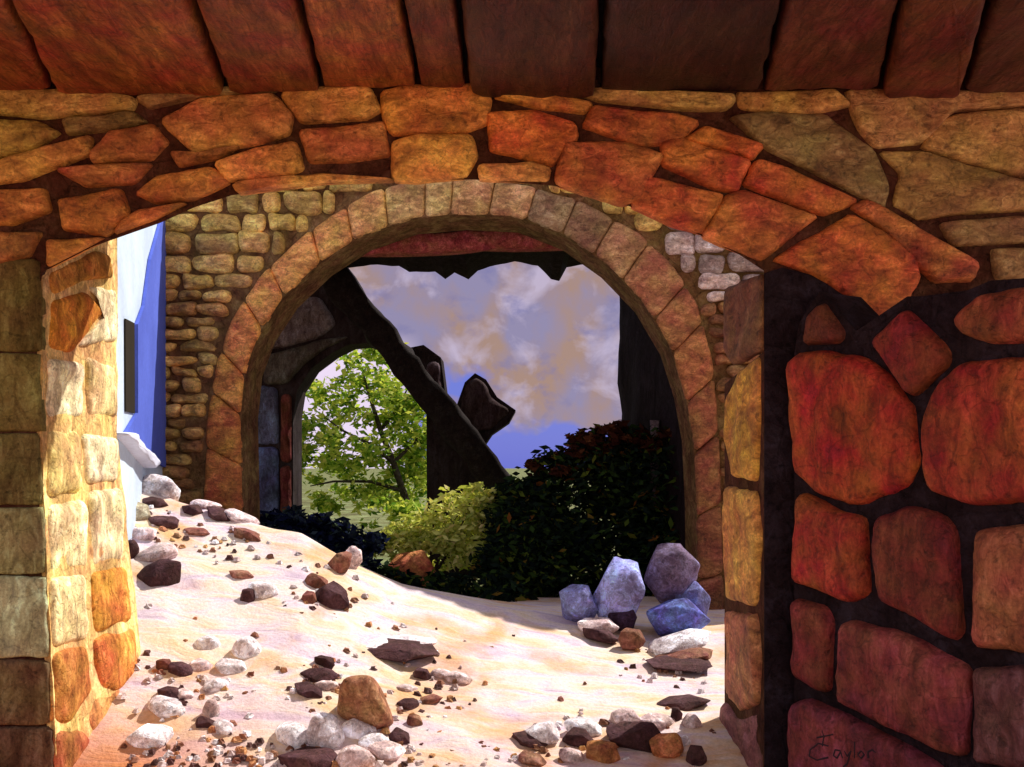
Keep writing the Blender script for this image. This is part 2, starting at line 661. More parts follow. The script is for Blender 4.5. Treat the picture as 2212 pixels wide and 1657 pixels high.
# outlines read off the picture; block base colours, lowered at the sides to paint in dimmer light
K = 1.0
VOUSS = [
    # upper ring
    ([(355, 265), (440, 218), (590, 207), (628, 250), (622, 292), (560, 310), (430, 330)], (0.50, 0.22, 0.07)),
    ([(608, 206), (650, 192), (800, 192), (822, 240), (790, 258), (655, 266)], (0.56, 0.27, 0.08)),
    ([(827, 203), (900, 189), (1020, 188), (1058, 216), (1050, 268), (1000, 285), (850, 292), (832, 262)], (0.52, 0.20, 0.05)),
    ([(1070, 214), (1090, 193), (1200, 203), (1280, 226), (1258, 246), (1160, 236)], (0.52, 0.22, 0.05)),
    ([(1282, 236), (1460, 252), (1508, 266), (1470, 308), (1385, 318), (1262, 277)], (0.42, 0.12, 0.035)),
    ([(1200, 193), (1400, 199), (1582, 214), (1560, 240), (1480, 240), (1300, 222)], (0.42, 0.26, 0.08)),
    ([(1478, 304), (1520, 277), (1560, 283), (1645, 318), (1622, 344)], (0.44, 0.11, 0.03)),
    ([(1634, 352), (1700, 368), (1850, 434), (1772, 464), (1605, 402)], (0.40, 0.10, 0.03)),
    ([(1838, 456), (1872, 440), (1960, 482), (2105, 572), (2092, 602), (2010, 602), (1952, 552), (1905, 500)], (0.40, 0.12, 0.04)),
    # lower ring
    ([(470, 355), (560, 322), (640, 312), (656, 368), (605, 386), (490, 392)], (0.58, 0.26, 0.07)),
    ([(650, 288), (828, 270), (838, 338), (760, 350), (672, 352)], (0.42, 0.15, 0.05)),
    ([(848, 312), (900, 298), (1018, 297), (1030, 340), (1002, 380), (900, 390), (852, 386)], (0.62, 0.29, 0.07)),
    ([(1056, 252), (1150, 243), (1238, 266), (1244, 300), (1190, 355), (1062, 326)], (0.52, 0.15, 0.035)),
    ([(1036, 362), (1150, 352), (1190, 366), (1182, 392), (1040, 388)], (0.58, 0.26, 0.08)),
    ([(1222, 316), (1350, 312), (1430, 340), (1382, 430), (1335, 438), (1202, 396)], (0.42, 0.13, 0.04)),
    ([(1432, 312), (1472, 304), (1618, 352), (1588, 415), (1540, 408), (1432, 360)], (0.42, 0.10, 0.03)),
    ([(1382, 386), (1425, 392), (1560, 426), (1516, 500), (1440, 480), (1366, 446)], (0.44, 0.12, 0.035)),
    ([(1562, 430), (1602, 416), (1758, 470), (1642, 558), (1522, 508)], (0.44, 0.13, 0.04)),
    ([(1676, 566), (1838, 474), (1900, 504), (1968, 560), (1976, 602), (1950, 660), (1902, 694), (1852, 672), (1832, 640), (1752, 592)], (0.48, 0.13, 0.035)),
]
LEFTS = [
    ([(-40, 200), (180, 197), (292, 215), (282, 240), (100, 256), (-40, 244)], (0.360, 0.216, 0.063)),
    ([(300, 214), (410, 199), (598, 192), (592, 202), (430, 214), (330, 236)], (0.234, 0.135, 0.054)),
    ([(-40, 262), (90, 268), (132, 290), (70, 328), (-40, 345)], (0.306, 0.198, 0.045)),
    ([(140, 262), (290, 246), (318, 266), (240, 284), (150, 292)], (0.198, 0.135, 0.045)),
    ([(-30, 362), (80, 328), (196, 300), (194, 338), (60, 388), (-30, 400)], (0.432, 0.225, 0.054)),
    ([(200, 336), (240, 288), (330, 272), (362, 310), (330, 346), (206, 352)], (0.378, 0.135, 0.045)),
    ([(372, 330), (420, 336), (520, 320), (470, 346), (390, 362)], (0.306, 0.108, 0.036)),
    ([(296, 420), (342, 384), (460, 366), (498, 398), (420, 432), (342, 440)], (0.450, 0.171, 0.045)),
    ([(130, 372), (230, 358), (330, 356), (290, 398), (190, 404)], (0.324, 0.108, 0.036)),
    ([(-40, 418), (98, 412), (112, 458), (30, 486), (-40, 486)], (0.378, 0.153, 0.036)),
    ([(130, 436), (262, 414), (284, 468), (232, 508), (142, 496)], (0.414, 0.153, 0.036)),
    ([(-40, 504), (92, 506), (64, 556), (-40, 580)], (0.306, 0.126, 0.036)),
    ([(108, 522), (228, 516), (200, 530), (108, 574)], (0.414, 0.153, 0.036)),
    ([(300, 456), (405, 442), (340, 474), (250, 506), (262, 486)], (0.486, 0.198, 0.045)),
    ([(510, 396), (690, 378), (845, 392), (700, 396), (520, 418)], (0.450, 0.198, 0.054)),
]
SPAND = [
    ([(1592, 203), (1800, 198), (1832, 230), (1722, 254), (1602, 236)], (0.377, 0.197, 0.057)),
    ([(1835, 200), (2290, 202), (2290, 228), (2056, 244), (1992, 308), (1894, 314), (1846, 260)], (0.328, 0.172, 0.066)),
    ([(1580, 262), (1640, 254), (1778, 256), (1880, 324), (1916, 400), (1900, 442), (1810, 398), (1660, 326)], (0.213, 0.139, 0.057)),
    ([(2014, 268), (2066, 252), (2290, 236), (2290, 404), (2100, 352), (1994, 322)], (0.394, 0.213, 0.074)),
    ([(1902, 336), (1990, 334), (2192, 392), (2290, 428), (2290, 448), (2072, 460), (1990, 470), (1932, 440), (1950, 382)], (0.295, 0.172, 0.057)),
    ([(2030, 484), (2190, 470), (2290, 470), (2290, 520), (2062, 530)], (0.213, 0.115, 0.049)),
    ([(2142, 542), (2290, 534), (2290, 604), (2150, 602)], (0.279, 0.156, 0.066)),
]
seed = 1
for lst, nm in ((VOUSS, 'voussoir'), (LEFTS, 'block'), (SPAND, 'spandrel_stone')):
    for pts, c in lst:
        V, Fc = [], []
        cx_, cy_ = sum(p[0] for p in pts) / len(pts), sum(p[1] for p in pts) / len(pts)
        P = [at(cx_ + (x - cx_) * 1.06, cy_ + (y - cy_) * 1.11, YN) for x, y in pts]
        pillow(V, Fc, P, FRONT, 0.05 if nm != 'spandrel_stone' else 0.04, 0.03, seed, n=64, edge=.022, soft=.6)
        seed += 1
        mesh(nm, V, Fc, M['stone'], near, color=(min(.9, c[0] * 1.25), c[1] * 1.32, c[2] * 1.15))

def coursed(name, parent, onto, nrm, x0, x1, y0, y1, rows, widths, cols, mat, sd, bulge, gap=5):
    """plain courses that carry a wall on past the edge of the view"""
    global seed
    r = random.Random(sd)
    y = y0
    while y < y1:
        h = r.uniform(*rows)
        x = x0
        while x < x1:
            w = r.uniform(*widths)
            a, b, c, d = x + gap, min(x + w, x1) - gap, y + gap, y + h - gap
            x += w
            if b - a < 30:
                continue
            j = lambda v: v + r.uniform(-7, 7)
            P = [onto(j(p), j(q)) for p, q in ((a, c), (b, c), (b, d), (a, d))]
            V, Fc = [], []
            pillow(V, Fc, P, nrm, bulge, .03, seed, n=40, rough=min(.014, bulge * .25), tiltk=.12 if bulge > .03 else .01)
            seed += 1
            k = r.uniform(.75, 1.15)
            base = r.choice(cols)
            mesh(name, V, Fc, M[mat], parent, color=[q * k for q in base])
        y += h


front_plane = lambda x, y: at(x, y, YN)
coursed('block', near, front_plane, FRONT, -800, -48, 200, 590, (60, 95), (120, 230), [(0.48, 0.24, 0.06), (0.40, 0.18, 0.05), (0.32, 0.19, 0.06)], 'stone', 41, .05)
coursed('pier_block', near, front_plane, FRONT, -800, -161, 560, 1740, (150, 190), (220, 380), [(0.24, 0.18, 0.06), (0.20, 0.14, 0.05)], 'plaster', 42, .02, 3)
coursed('spandrel_stone', near, front_plane, FRONT, 2298, 2900, 205, 800, (80, 120), (140, 260), [(0.36, 0.21, 0.08), (0.28, 0.17, 0.07)], 'stone', 43, .045)

# left pier: its shaded face and the sunlit side of the passage
def on_reveal(x, y):
    """the passage side of the left pier: straight above, its back corner flaring out towards the foot"""
    k = max(0, (y - 940) / 717.0)
    a = at(85 + 30 * k, HZ, YN)
    b = at(250 + 80 * k, HZ, YN + TN)
    m = (x - CX) / F
    t = (a.x - m * a.y) / (m * (b.y - a.y) - (b.x - a.x))
    return at(x, y, a.y + t * (b.y - a.y))


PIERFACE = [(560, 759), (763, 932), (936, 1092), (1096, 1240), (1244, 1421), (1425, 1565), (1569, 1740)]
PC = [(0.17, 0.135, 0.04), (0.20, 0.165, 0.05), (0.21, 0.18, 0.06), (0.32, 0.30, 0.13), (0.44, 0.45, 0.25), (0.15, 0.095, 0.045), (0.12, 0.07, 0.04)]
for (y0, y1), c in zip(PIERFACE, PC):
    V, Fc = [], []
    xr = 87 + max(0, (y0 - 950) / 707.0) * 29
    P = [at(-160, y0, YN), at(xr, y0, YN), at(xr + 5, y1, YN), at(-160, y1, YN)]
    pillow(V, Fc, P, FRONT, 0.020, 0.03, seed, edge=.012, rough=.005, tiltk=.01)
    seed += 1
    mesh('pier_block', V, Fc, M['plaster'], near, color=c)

SIDE = Vector((1, 0, 0))
REV = [
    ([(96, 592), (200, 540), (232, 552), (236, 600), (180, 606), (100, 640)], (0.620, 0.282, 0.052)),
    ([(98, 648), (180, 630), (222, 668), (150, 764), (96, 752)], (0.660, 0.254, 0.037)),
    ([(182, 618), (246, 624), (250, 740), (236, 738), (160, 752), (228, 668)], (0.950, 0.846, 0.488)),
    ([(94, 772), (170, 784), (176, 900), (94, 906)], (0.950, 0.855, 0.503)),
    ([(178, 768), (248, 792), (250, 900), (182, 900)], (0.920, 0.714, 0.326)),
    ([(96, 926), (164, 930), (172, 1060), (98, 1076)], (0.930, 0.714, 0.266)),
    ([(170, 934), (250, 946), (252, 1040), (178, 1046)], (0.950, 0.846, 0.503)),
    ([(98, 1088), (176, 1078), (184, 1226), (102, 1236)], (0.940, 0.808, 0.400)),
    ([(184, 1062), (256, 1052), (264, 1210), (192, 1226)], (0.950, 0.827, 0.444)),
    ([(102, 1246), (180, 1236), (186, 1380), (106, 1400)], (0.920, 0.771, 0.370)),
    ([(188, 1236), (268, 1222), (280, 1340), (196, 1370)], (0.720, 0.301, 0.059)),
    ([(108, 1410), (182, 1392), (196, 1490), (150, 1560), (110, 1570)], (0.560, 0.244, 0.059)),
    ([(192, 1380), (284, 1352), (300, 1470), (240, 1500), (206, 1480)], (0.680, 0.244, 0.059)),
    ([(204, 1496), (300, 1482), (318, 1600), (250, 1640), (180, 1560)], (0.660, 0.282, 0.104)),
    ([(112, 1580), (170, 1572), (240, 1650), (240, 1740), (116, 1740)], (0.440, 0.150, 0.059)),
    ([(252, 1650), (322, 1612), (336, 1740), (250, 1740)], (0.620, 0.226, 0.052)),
]
def lining():
    V, Fc = [], []
    rows, cols = 40, 10
    for j in range(rows + 1):
        y = 486 + (1790 - 486) * j / rows
        k = max(0, (y - 940) / 717.0)
        xa, xb = 86 + 30 * k, 249 + 80 * k
        for i in range(cols + 1):
            p = on_reveal(xa + (xb - xa) * i / cols, y) + SIDE * 0.012
            p.x += 0.012 * noise.noise(p * 6)
            V.append(p)
    b0 = len(V)
    V += [p - SIDE * .1 for p in V[:b0]]
    for j in range(rows):
        for i in range(cols):
            a = j * (cols + 1) + i
            Fc.append((a, a + cols + 1, a + cols + 2, a + 1))
            Fc.append((b0 + a, b0 + a + 1, b0 + a + cols + 2, b0 + a + cols + 1))
    for j in range(rows):
        for a in (j * (cols + 1), j * (cols + 1) + cols):
            Fc.append((a, a + cols + 1, a + cols + 1 + b0, a + b0))
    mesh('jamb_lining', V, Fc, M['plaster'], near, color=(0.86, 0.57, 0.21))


lining()
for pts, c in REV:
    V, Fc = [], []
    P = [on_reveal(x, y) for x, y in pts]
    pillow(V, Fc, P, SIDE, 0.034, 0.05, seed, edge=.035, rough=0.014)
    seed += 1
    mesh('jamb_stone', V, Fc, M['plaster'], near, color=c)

# right side of the passage, in shade and lit from the sand
RJ = [
    ([(1576, 620), (1648, 590), (1648, 752), (1590, 790), (1572, 760)], (0.198, 0.081, 0.032)),
    ([(1572, 860), (1600, 806), (1644, 764), (1645, 900), (1640, 1040), (1590, 1030), (1570, 960)], (0.594, 0.306, 0.045)),
    ([(1568, 1050), (1640, 1062), (1648, 1160), (1640, 1310), (1575, 1296), (1566, 1200)], (0.612, 0.306, 0.063)),
    ([(1570, 1320), (1640, 1328), (1648, 1420), (1642, 1520), (1600, 1540), (1568, 1490)], (0.414, 0.153, 0.063)),
    ([(1566, 1510), (1598, 1556), (1646, 1540), (1650, 1760), (1566, 1760)], (0.252, 0.090, 0.090)),
]
for pts, c in RJ:
    V, Fc = [], []
    P = [at_side(x, y, 1.306) for x, y in pts]
    pillow(V, Fc, P, Vector((-1, 0, 0)), 0.03, 0.03, seed, edge=.03)
    seed += 1
    mesh('jamb_stone', V, Fc, M['stone'], near, color=c)

# ------------------------------------------------------------------ right wall, standing forward
RA = at(1716, 1010, YN - 0.05)
RB = at(2212, 1010, 3.5)
RD = Vector((RB.x - RA.x, RB.y - RA.y, 0)).normalized()
RN = Vector((RD.y, -RD.x, 0))
if RN.y > 0:
    RN = -RN


def on_right(x, y):
    d = Vector(((x - CX) / F, 1, (HZ - y) / F))
    t = (RA - Vector((0, 0, H))).dot(RN) / d.dot(RN)
    return Vector((0, 0, H)) + d * t


rw = empty('stone_wall', (RB.x, RB.y, 0), 'wall of big red rounded stones with black joints on the right', 'wall')
core = [(1716, 1800), (1716, 765), (1725, 700), (1770, 630), (1850, 715), (1960, 640), (2060, 640), (2140, 606), (2800, 560), (2800, 2300)]
V, Fc = extrude_poly([on_right(x, y) for x, y in core], -RN * 0.3)
mesh('wall_core', V, Fc, M['mortar'], rw, smooth=False)
WALL = [  # stone colours lowered to paint in the dimmer light on the right
    ([(1722, 790), (1742, 764), (1800, 765), (1880, 780), (1930, 820), (1974, 880), (1984, 1000), (1968, 1050), (1882, 1082), (1832, 1084), (1770, 1058), (1730, 1018), (1722, 900)], (0.371, 0.053, 0.017)),
    ([(1998, 920), (2022, 852), (2092, 784), (2212, 778), (2330, 790), (2330, 1085), (2212, 1084), (2112, 1088), (2012, 1058)], (0.341, 0.053, 0.020)),
    ([(1892, 742), (1962, 668), (2046, 748), (2056, 780), (1985, 856), (1962, 850), (1932, 800)], (0.252, 0.044, 0.020)),
    ([(2062, 692), (2122, 640), (2212, 622), (2330, 618), (2330, 740), (2150, 742), (2082, 722)], (0.282, 0.067, 0.028)),
    ([(1737, 1066), (1770, 1078), (1830, 1108), (1874, 1118), (1880, 1280), (1842, 1298), (1722, 1256), (1726, 1150)], (0.357, 0.053, 0.020)),
    ([(1900, 1124), (1960, 1094), (2040, 1112), (2068, 1150), (2084, 1366), (2068, 1382), (1962, 1318), (1912, 1298), (1896, 1200)], (0.192, 0.031, 0.020)),
    ([(2118, 1150), (2212, 1138), (2330, 1136), (2330, 1424), (2212, 1408), (2112, 1394), (2114, 1250)], (0.341, 0.110, 0.051)),
    ([(1722, 1296), (1788, 1312), (1804, 1342), (1798, 1490), (1780, 1494), (1722, 1458)], (0.223, 0.036, 0.028)),
    ([(1826, 1348), (1850, 1340), (1960, 1372), (2060, 1420), (2098, 1442), (2094, 1628), (2058, 1626), (1900, 1556), (1822, 1508)], (0.230, 0.044, 0.037)),
    ([(2112, 1446), (2212, 1440), (2330, 1440), (2330, 1664), (2212, 1660), (2112, 1644)], (0.148, 0.056, 0.051)),
    ([(1720, 1524), (1760, 1512), (1850, 1552), (1960, 1606), (2046, 1660), (2060, 1740), (1720, 1740)], (0.192, 0.033, 0.043)),
    ([(1742, 744), (1752, 682), (1782, 652), (1828, 718), (1818, 742)], (0.163, 0.033, 0.020)),
    ([(2086, 1682), (2330, 1690), (2330, 1780), (2090, 1780)], (0.178, 0.038, 0.039)),
]
coursed('wall_stone', rw, on_right, RN, 2338, 2780, 612, 1900, (150, 260), (200, 300), [(0.30, 0.08, 0.03), (0.24, 0.08, 0.04), (0.32, 0.13, 0.06)], 'wallstone', 44, .07, 9)
sig_stone = None
for i, (pts, c) in enumerate(WALL):
    V, Fc = [], []
    cx_, cy_ = sum(p[0] for p in pts) / len(pts), sum(p[1] for p in pts) / len(pts)
    pillow(V, Fc, [on_right(cx_ + (x - cx_) * 1.035, cy_ + (y - cy_) * 1.035) for x, y in pts], RN, 0.07, 0.05, seed, n=64, edge=.034, rough=.018, soft=.7)
    seed += 1
    o = mesh('wall_stone', V, Fc, M['wallstone'], rw, color=c)
    if i == 10:
        sig_stone = o


def lettering():
    """the thin dark script scratched on the lowest stone"""
    strokes = [
        [(1790, 1612), (1768, 1606), (1750, 1620), (1748, 1634), (1765, 1642), (1790, 1636)],           # C
        [(1776, 1578), (1780, 1592), (1776, 1612)], [(1764, 1594), (1800, 1586)],                        # T
        [(1816, 1622), (1804, 1620), (1800, 1632), (1808, 1638), (1816, 1624), (1820, 1638)],            # a
        [(1824, 1622), (1830, 1634), (1838, 1622), (1830, 1650), (1822, 1656)],                          # y
        [(1846, 1602), (1846, 1638)],                                                                    # l
        [(1860, 1622), (1853, 1630), (1860, 1638), (1867, 1630), (1860, 1622)],                          # o
        [(1875, 1638), (1875, 1624), (1884, 1620), (1892, 1626)],                                        # r
    ]
    V, Fc = [], []
    from mathutils.bvhtree import BVHTree
    me = sig_stone.data
    w0 = world_loc(sig_stone)
    bvh = BVHTree.FromPolygons([v.co + w0 for v in me.vertices], [tuple(p.vertices) for p in me.polygons])
    eye = Vector((0, 0, H))
    for s in strokes:
        pts = []
        for a, b in zip(s, s[1:]):
            for k in range(5):
                pts.append((a[0] + (b[0] - a[0]) * k / 5, a[1] + (b[1] - a[1]) * k / 5))
        pts.append(s[-1])
        prev = None
        for k, (x, y) in enumerate(pts):
            d = Vector(((x - CX) / F, 1, (HZ - y) / F)).normalized()
            hit = bvh.ray_cast(eye, d)
            P = hit[0] if hit[0] is not None else on_right(x, y) + RN * .07
            r = 0.0045
            ring = []
            t = Vector((pts[min(k + 1, len(pts) - 1)][0] - pts[max(k - 1, 0)][0], 0, -(pts[min(k + 1, len(pts) - 1)][1] - pts[max(k - 1, 0)][1])))
            tv = (RD * t.x + Vector((0, 0, 1)) * t.z).normalized()
            sd = tv.cross(RN)
            b0 = len(V)
            for q in range(6):
                an = q * pi / 3
                V.append(P + sd * cos(an) * r + RN * sin(an) * r * .5)
            if prev is not None:
                for q in range(6):
                    Fc.append((prev + q, prev + (q + 1) % 6, b0 + (q + 1) % 6, b0 + q))
            prev = b0
    mesh('lettering', V, Fc, M['paint'], sig_stone)


lettering()

# ------------------------------------------------------------------ ceiling slabs over the viewer
ZC = 3.63
ceil = empty('slab_ceiling', (0, 3.5, ZC), 'ceiling of long red-brown slabs overhead, darkest in its middle', 'ceiling')
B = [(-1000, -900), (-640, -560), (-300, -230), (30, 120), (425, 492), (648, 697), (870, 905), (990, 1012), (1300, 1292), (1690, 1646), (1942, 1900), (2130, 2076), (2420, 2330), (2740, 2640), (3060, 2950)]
SC = [(0.24, 0.07, 0.02), (0.30, 0.09, 0.024), (0.28, 0.075, 0.022), (0.29, 0.08, 0.022), (0.22, 0.058, 0.02), (0.32, 0.095, 0.025), (0.16, 0.042, 0.016), (0.075, 0.022, 0.010), (0.040, 0.012, 0.007), (0.11, 0.026, 0.014), (0.13, 0.032, 0.014), (0.09, 0.028, 0.016), (0.11, 0.03, 0.016), (0.10, 0.03, 0.016)]  # slab colours lowered to paint in the dimmer light overhead
rnd = random.Random(3)
for i in range(len(B) - 1):
    (a0, a1), (b0, b1) = B[i], B[i + 1]
    # edges carried on towards the viewer
    def e(t, bt, Yw):
        p1, p2 = at_level(bt, 183, ZC), at_level(t, 10, ZC)
        s = (Yw - p1.y) / (p2.y - p1.y)
        return p1.lerp(p2, s)
    drop = rnd.uniform(0, 0.05)
    Pts = [e(a0, a1, YN - .002), e(b0, b1, YN - .002), e(b0, b1, 2.5), e(a0, a1, 2.5)]
    c = sum(Pts, Vector()) / 4
    Pts[0].x += .014; Pts[3].x += .014; Pts[1].x -= .014; Pts[2].x -= .014
    V, Fc = [], []
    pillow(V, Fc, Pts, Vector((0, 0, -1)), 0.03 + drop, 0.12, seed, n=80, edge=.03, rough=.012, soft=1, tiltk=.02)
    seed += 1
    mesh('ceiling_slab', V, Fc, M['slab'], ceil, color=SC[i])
V, Fc = extrude_poly([Vector((-5.0, 2.5, ZC + .09)), Vector((5.0, 2.5, ZC + .09)), Vector((5.0, 4.59, ZC + .09)), Vector((-5.0, 4.59, ZC + .09))], Vector((0, 0, .18)))
mesh('bedding', V, Fc, M['mortar'], ceil, smooth=False)

# ------------------------------------------------------------------ second wall with the round arch
YS, TS = 8.8, 0.6
sw = empty('rubble_wall', (0, YS + .3, 0), 'tan rubble wall pierced by a round arch with a ring of thin blocks', 'wall')
INN = [(525, 1420), (524, 1100), (520, 900), (530, 800), (560, 720), (612, 642), (690, 568), (780, 510), (890, 472), (1000, 462), (1120, 468), (1222, 508), (1312, 572), (1390, 652), (1448, 750), (1480, 850), (1498, 950), (1505, 1100), (1508, 1420)]
OUT = [(438, 1420), (440, 1100), (448, 900), (468, 790), (500, 690), (560, 600), (640, 522), (722, 462), (802, 414), (892, 390), (1000, 384), (1122, 398), (1250, 432), (1378, 502), (1458, 578), (1508, 660), (1542, 790), (1556, 1000), (1566, 1420)]


def rubble_wall():
    top = 374
    inner = [at(x, y, YS) for x, y in INN]
    outline = [at(250, 1420, YS), at(250, top, YS), at(700, top - 4, YS), at(1300, top, YS), at(1700, top + 6, YS), at(1900, 420, YS), at(1900, 1420, YS)] + inner[::-1]
    V, Fc = extrude_poly(outline, Vector((0, TS, 0)))
    mesh('wall_core', V, Fc, M['brownmortar'], sw, smooth=False)
    # ring of thin blocks
    def res(c, n):
        P = [Vector((x, y, 0)) for x, y in c]
        L = [0]
        for a, b in zip(P, P[1:]):
            L.append(L[-1] + (b - a).length)
        o, j = [], 0
        for k in range(n + 1):
            d = L[-1] * k / n
            while j < len(P) - 2 and L[j + 1] < d:
                j += 1
            o.append(P[j].lerp(P[j + 1], (d - L[j]) / (L[j + 1] - L[j])))
        return o
    n = 90
    ri, ro = res(INN, n), res(OUT, n)
    cuts = [0, 6, 11, 15, 19, 22, 26, 29, 33, 36, 39, 42, 44, 47, 50, 53, 56, 59, 63, 66, 70, 74, 79, 84, 90]
    stops = [(0, (0.28, 0.07, 0.025)), (10, (0.42, 0.13, 0.035)), (17, (0.62, 0.24, 0.05)), (24, (0.82, 0.34, 0.08)), (34, (0.82, 0.42, 0.11)), (42, (0.70, 0.47, 0.18)), (47, (0.78, 0.43, 0.17)), (51, (0.36, 0.24, 0.12)), (60, (0.42, 0.19, 0.08)), (68, (0.46, 0.18, 0.06)), (80, (0.28, 0.10, 0.04)), (90, (0.26, 0.09, 0.04))]
    r = random.Random(11)
    for a, b in zip(cuts, cuts[1:]):
        P = [ri[k] for k in range(a, b + 1)] + [ro[k] for k in range(b, a - 1, -1)]
        c = sum(P, Vector()) / len(P)
        P = [c + (p - c) * 0.992 for p in P]
        P = [at(p.x, p.y, YS) for p in P]
        m = (a + b) / 2
        col = [0, 0, 0]
        for (p0, c0), (p1, c1) in zip(stops, stops[1:]):
            if p0 <= m <= p1:
                t = (m - p0) / (p1 - p0)
                col = [c0[i] + (c1[i] - c0[i]) * t for i in range(3)]
        k = r.uniform(.88, 1.12)
        global seed
        V, Fc = [], []
        pillow(V, Fc, P, FRONT, 0.045, 0.03, seed, n=40, edge=.035, soft=1)
        seed += 1
        mesh('voussoir', V, Fc, M['stone'], sw, color=[q * k for q in col])
    # rubble facing between ring and the near arch
    poly = OUT
    def inside(x, y):
        c = False
        m = len(poly)
        for i in range(m):
            (x1, y1), (x2, y2) = poly[i], poly[(i + 1) % m]
            if (y1 > y) != (y2 > y) and x < (x2 - x1) * (y - y1) / (y2 - y1) + x1:
                c = not c
        return c
    V, Fc, C = [], [], []
    y = 378.0
    r = random.Random(21)
    s = 900
    while y < 1160:
        hgt = r.uniform(34, 54) if y < 620 else r.uniform(20, 36)
        x = 262.0 - r.uniform(0, 40)
        while x < 1760:
            w = r.uniform(48, 112) if y < 620 else r.uniform(40, 95)
            x0, x1, y0, y1 = x + 1.5, x + w - 1.5, y + 1, y + hgt - 1
            x += w
            # trim against the ring
            step = 4
            if inside((x0 + x1) / 2, (y0 + y1) / 2):
                continue
            while x1 - x0 > 18 and (inside(x1, y0) or inside(x1, y1)):
                x1 -= step
            while x1 - x0 > 18 and (inside(x0, y0) or inside(x0, y1)):
                x0 += step
            if x1 - x0 <= 18:
                continue
            j = lambda a: a + r.uniform(-6, 6)
            P = [(j(x0), j(y0)), ((x0 + x1) / 2, j(y0)), (j(x1), j(y0)), (j(x1), j(y1)), ((x0 + x1) / 2, j(y1)), (j(x0), j(y1))]
            n0 = len(V)
            pillow(V, Fc, [at(a, b, YS) for a, b in P], FRONT, r.uniform(.045, .10), 0.03, s, n=22, edge=.04, rough=.035, soft=1.2)
            s += 1
            k = r.uniform(.55, 1.25)
            xm, ym = (x0 + x1) / 2, (y0 + y1) / 2
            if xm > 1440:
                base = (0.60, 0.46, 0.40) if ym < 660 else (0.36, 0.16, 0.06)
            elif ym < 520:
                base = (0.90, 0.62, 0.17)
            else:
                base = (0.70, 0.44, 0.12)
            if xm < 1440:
                t = max(0, min(1, (ym - 900) / 200)) * max(0, min(1, (xm - 330) / 90))  # reddish-brown shadow painted into the rubble low beside the left ring leg
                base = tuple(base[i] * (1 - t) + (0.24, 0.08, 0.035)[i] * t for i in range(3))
            tint = r.uniform(-.06, .06)
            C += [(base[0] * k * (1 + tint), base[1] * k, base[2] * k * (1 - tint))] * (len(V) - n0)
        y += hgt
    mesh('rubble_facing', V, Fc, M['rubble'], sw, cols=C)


rubble_wall()

# ------------------------------------------------------------------ side wall with the blue slit at the left
XW0, XW1 = at(236, 1010, 5.46), at(352, 1010, YS - .02)
SD = Vector((XW1.x - XW0.x, XW1.y - XW0.y, 0)).normalized()
SN = Vector((SD.y, -SD.x, 0))
if SN.x < 0:
    SN = -SN


def on_side(x, y):
    d = Vector(((x - CX) / F, 1, (HZ - y) / F))
    t = (XW0 - Vector((0, 0, H))).dot(SN) / d.dot(SN)
    return Vector((0, 0, H)) + d * t


side = empty('plastered_side_wall', (XW0.x, 6.8, 0), 'pale blue plastered side wall beside the sunlit pier, with a narrow dark panel painted in as a shaded slit', 'wall')
V, Fc = extrude_poly([on_side(x, y) for x, y in ((226, 1200), (226, 300), (352, 400), (352, 1120))], -SN * .35)
mesh('plaster', V, Fc, M['limewash'], side, smooth=False, color=(0.60, 0.74, 0.86))
V, Fc = [], []
BP = [(352, 440), (352, 560), (352, 760), (352, 1010), (300, 980), (258, 944), (289, 892), (289, 700), (304, 660), (318, 560)]
V, Fc = extrude_poly([on_side(x, y) + SN * .03 for x, y in BP], -SN * .025)
mesh('blue_panel', V, Fc, M['limewash'], side, smooth=False, color=(0.10, 0.15, 0.60))
V, Fc = extrude_poly([on_side(x, y) + SN * .012 for x, y in ((267, 688), (287, 698), (288, 893), (268, 889))], -SN * .008)
mesh('slit_shade', V, Fc, M['limewash'], side, smooth=False, color=(0.03, 0.024, 0.014))  # thin dark panel painted in for the shade inside a slit
V, Fc = [], []
pillow(V, Fc, [on_side(x, y) + SN * .02 for x, y in ((244, 934), (262, 934), (322, 1000), (310, 1012))], SN, .08, .02, 77, n=30)
mesh('sill', V, Fc, M['limewash'], side, color=(0.72, 0.76, 0.88))

# ------------------------------------------------------------------ ruined room behind the round arch
YF, TF = 11.8, 0.5
fw = empty('ruined_back_wall', (-1.5, YF, 0.2), 'dark broken back wall with a small pointed archway framing the tree', 'wall')
FWO = [(380, 1290), (380, 430), (690, 520), (736, 592), (792, 662), (880, 752), (915, 745), (952, 772), (962, 850), (976, 920), (984, 882), (1004, 826), (1026, 806), (1050, 820), (1074, 858), (1114, 886), (1100, 912), (1062, 938), (1046, 962), (1090, 1022), (1100, 1060), (1070, 1290),
       (922, 1290), (922, 1080), (921, 884), (860, 808), (808, 748), (790, 741), (755, 744), (718, 762), (672, 796), (642, 842), (633, 900), (633, 1290)]
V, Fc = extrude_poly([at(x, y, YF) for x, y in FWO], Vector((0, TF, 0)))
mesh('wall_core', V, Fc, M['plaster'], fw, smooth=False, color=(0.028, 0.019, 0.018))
r = random.Random(8)
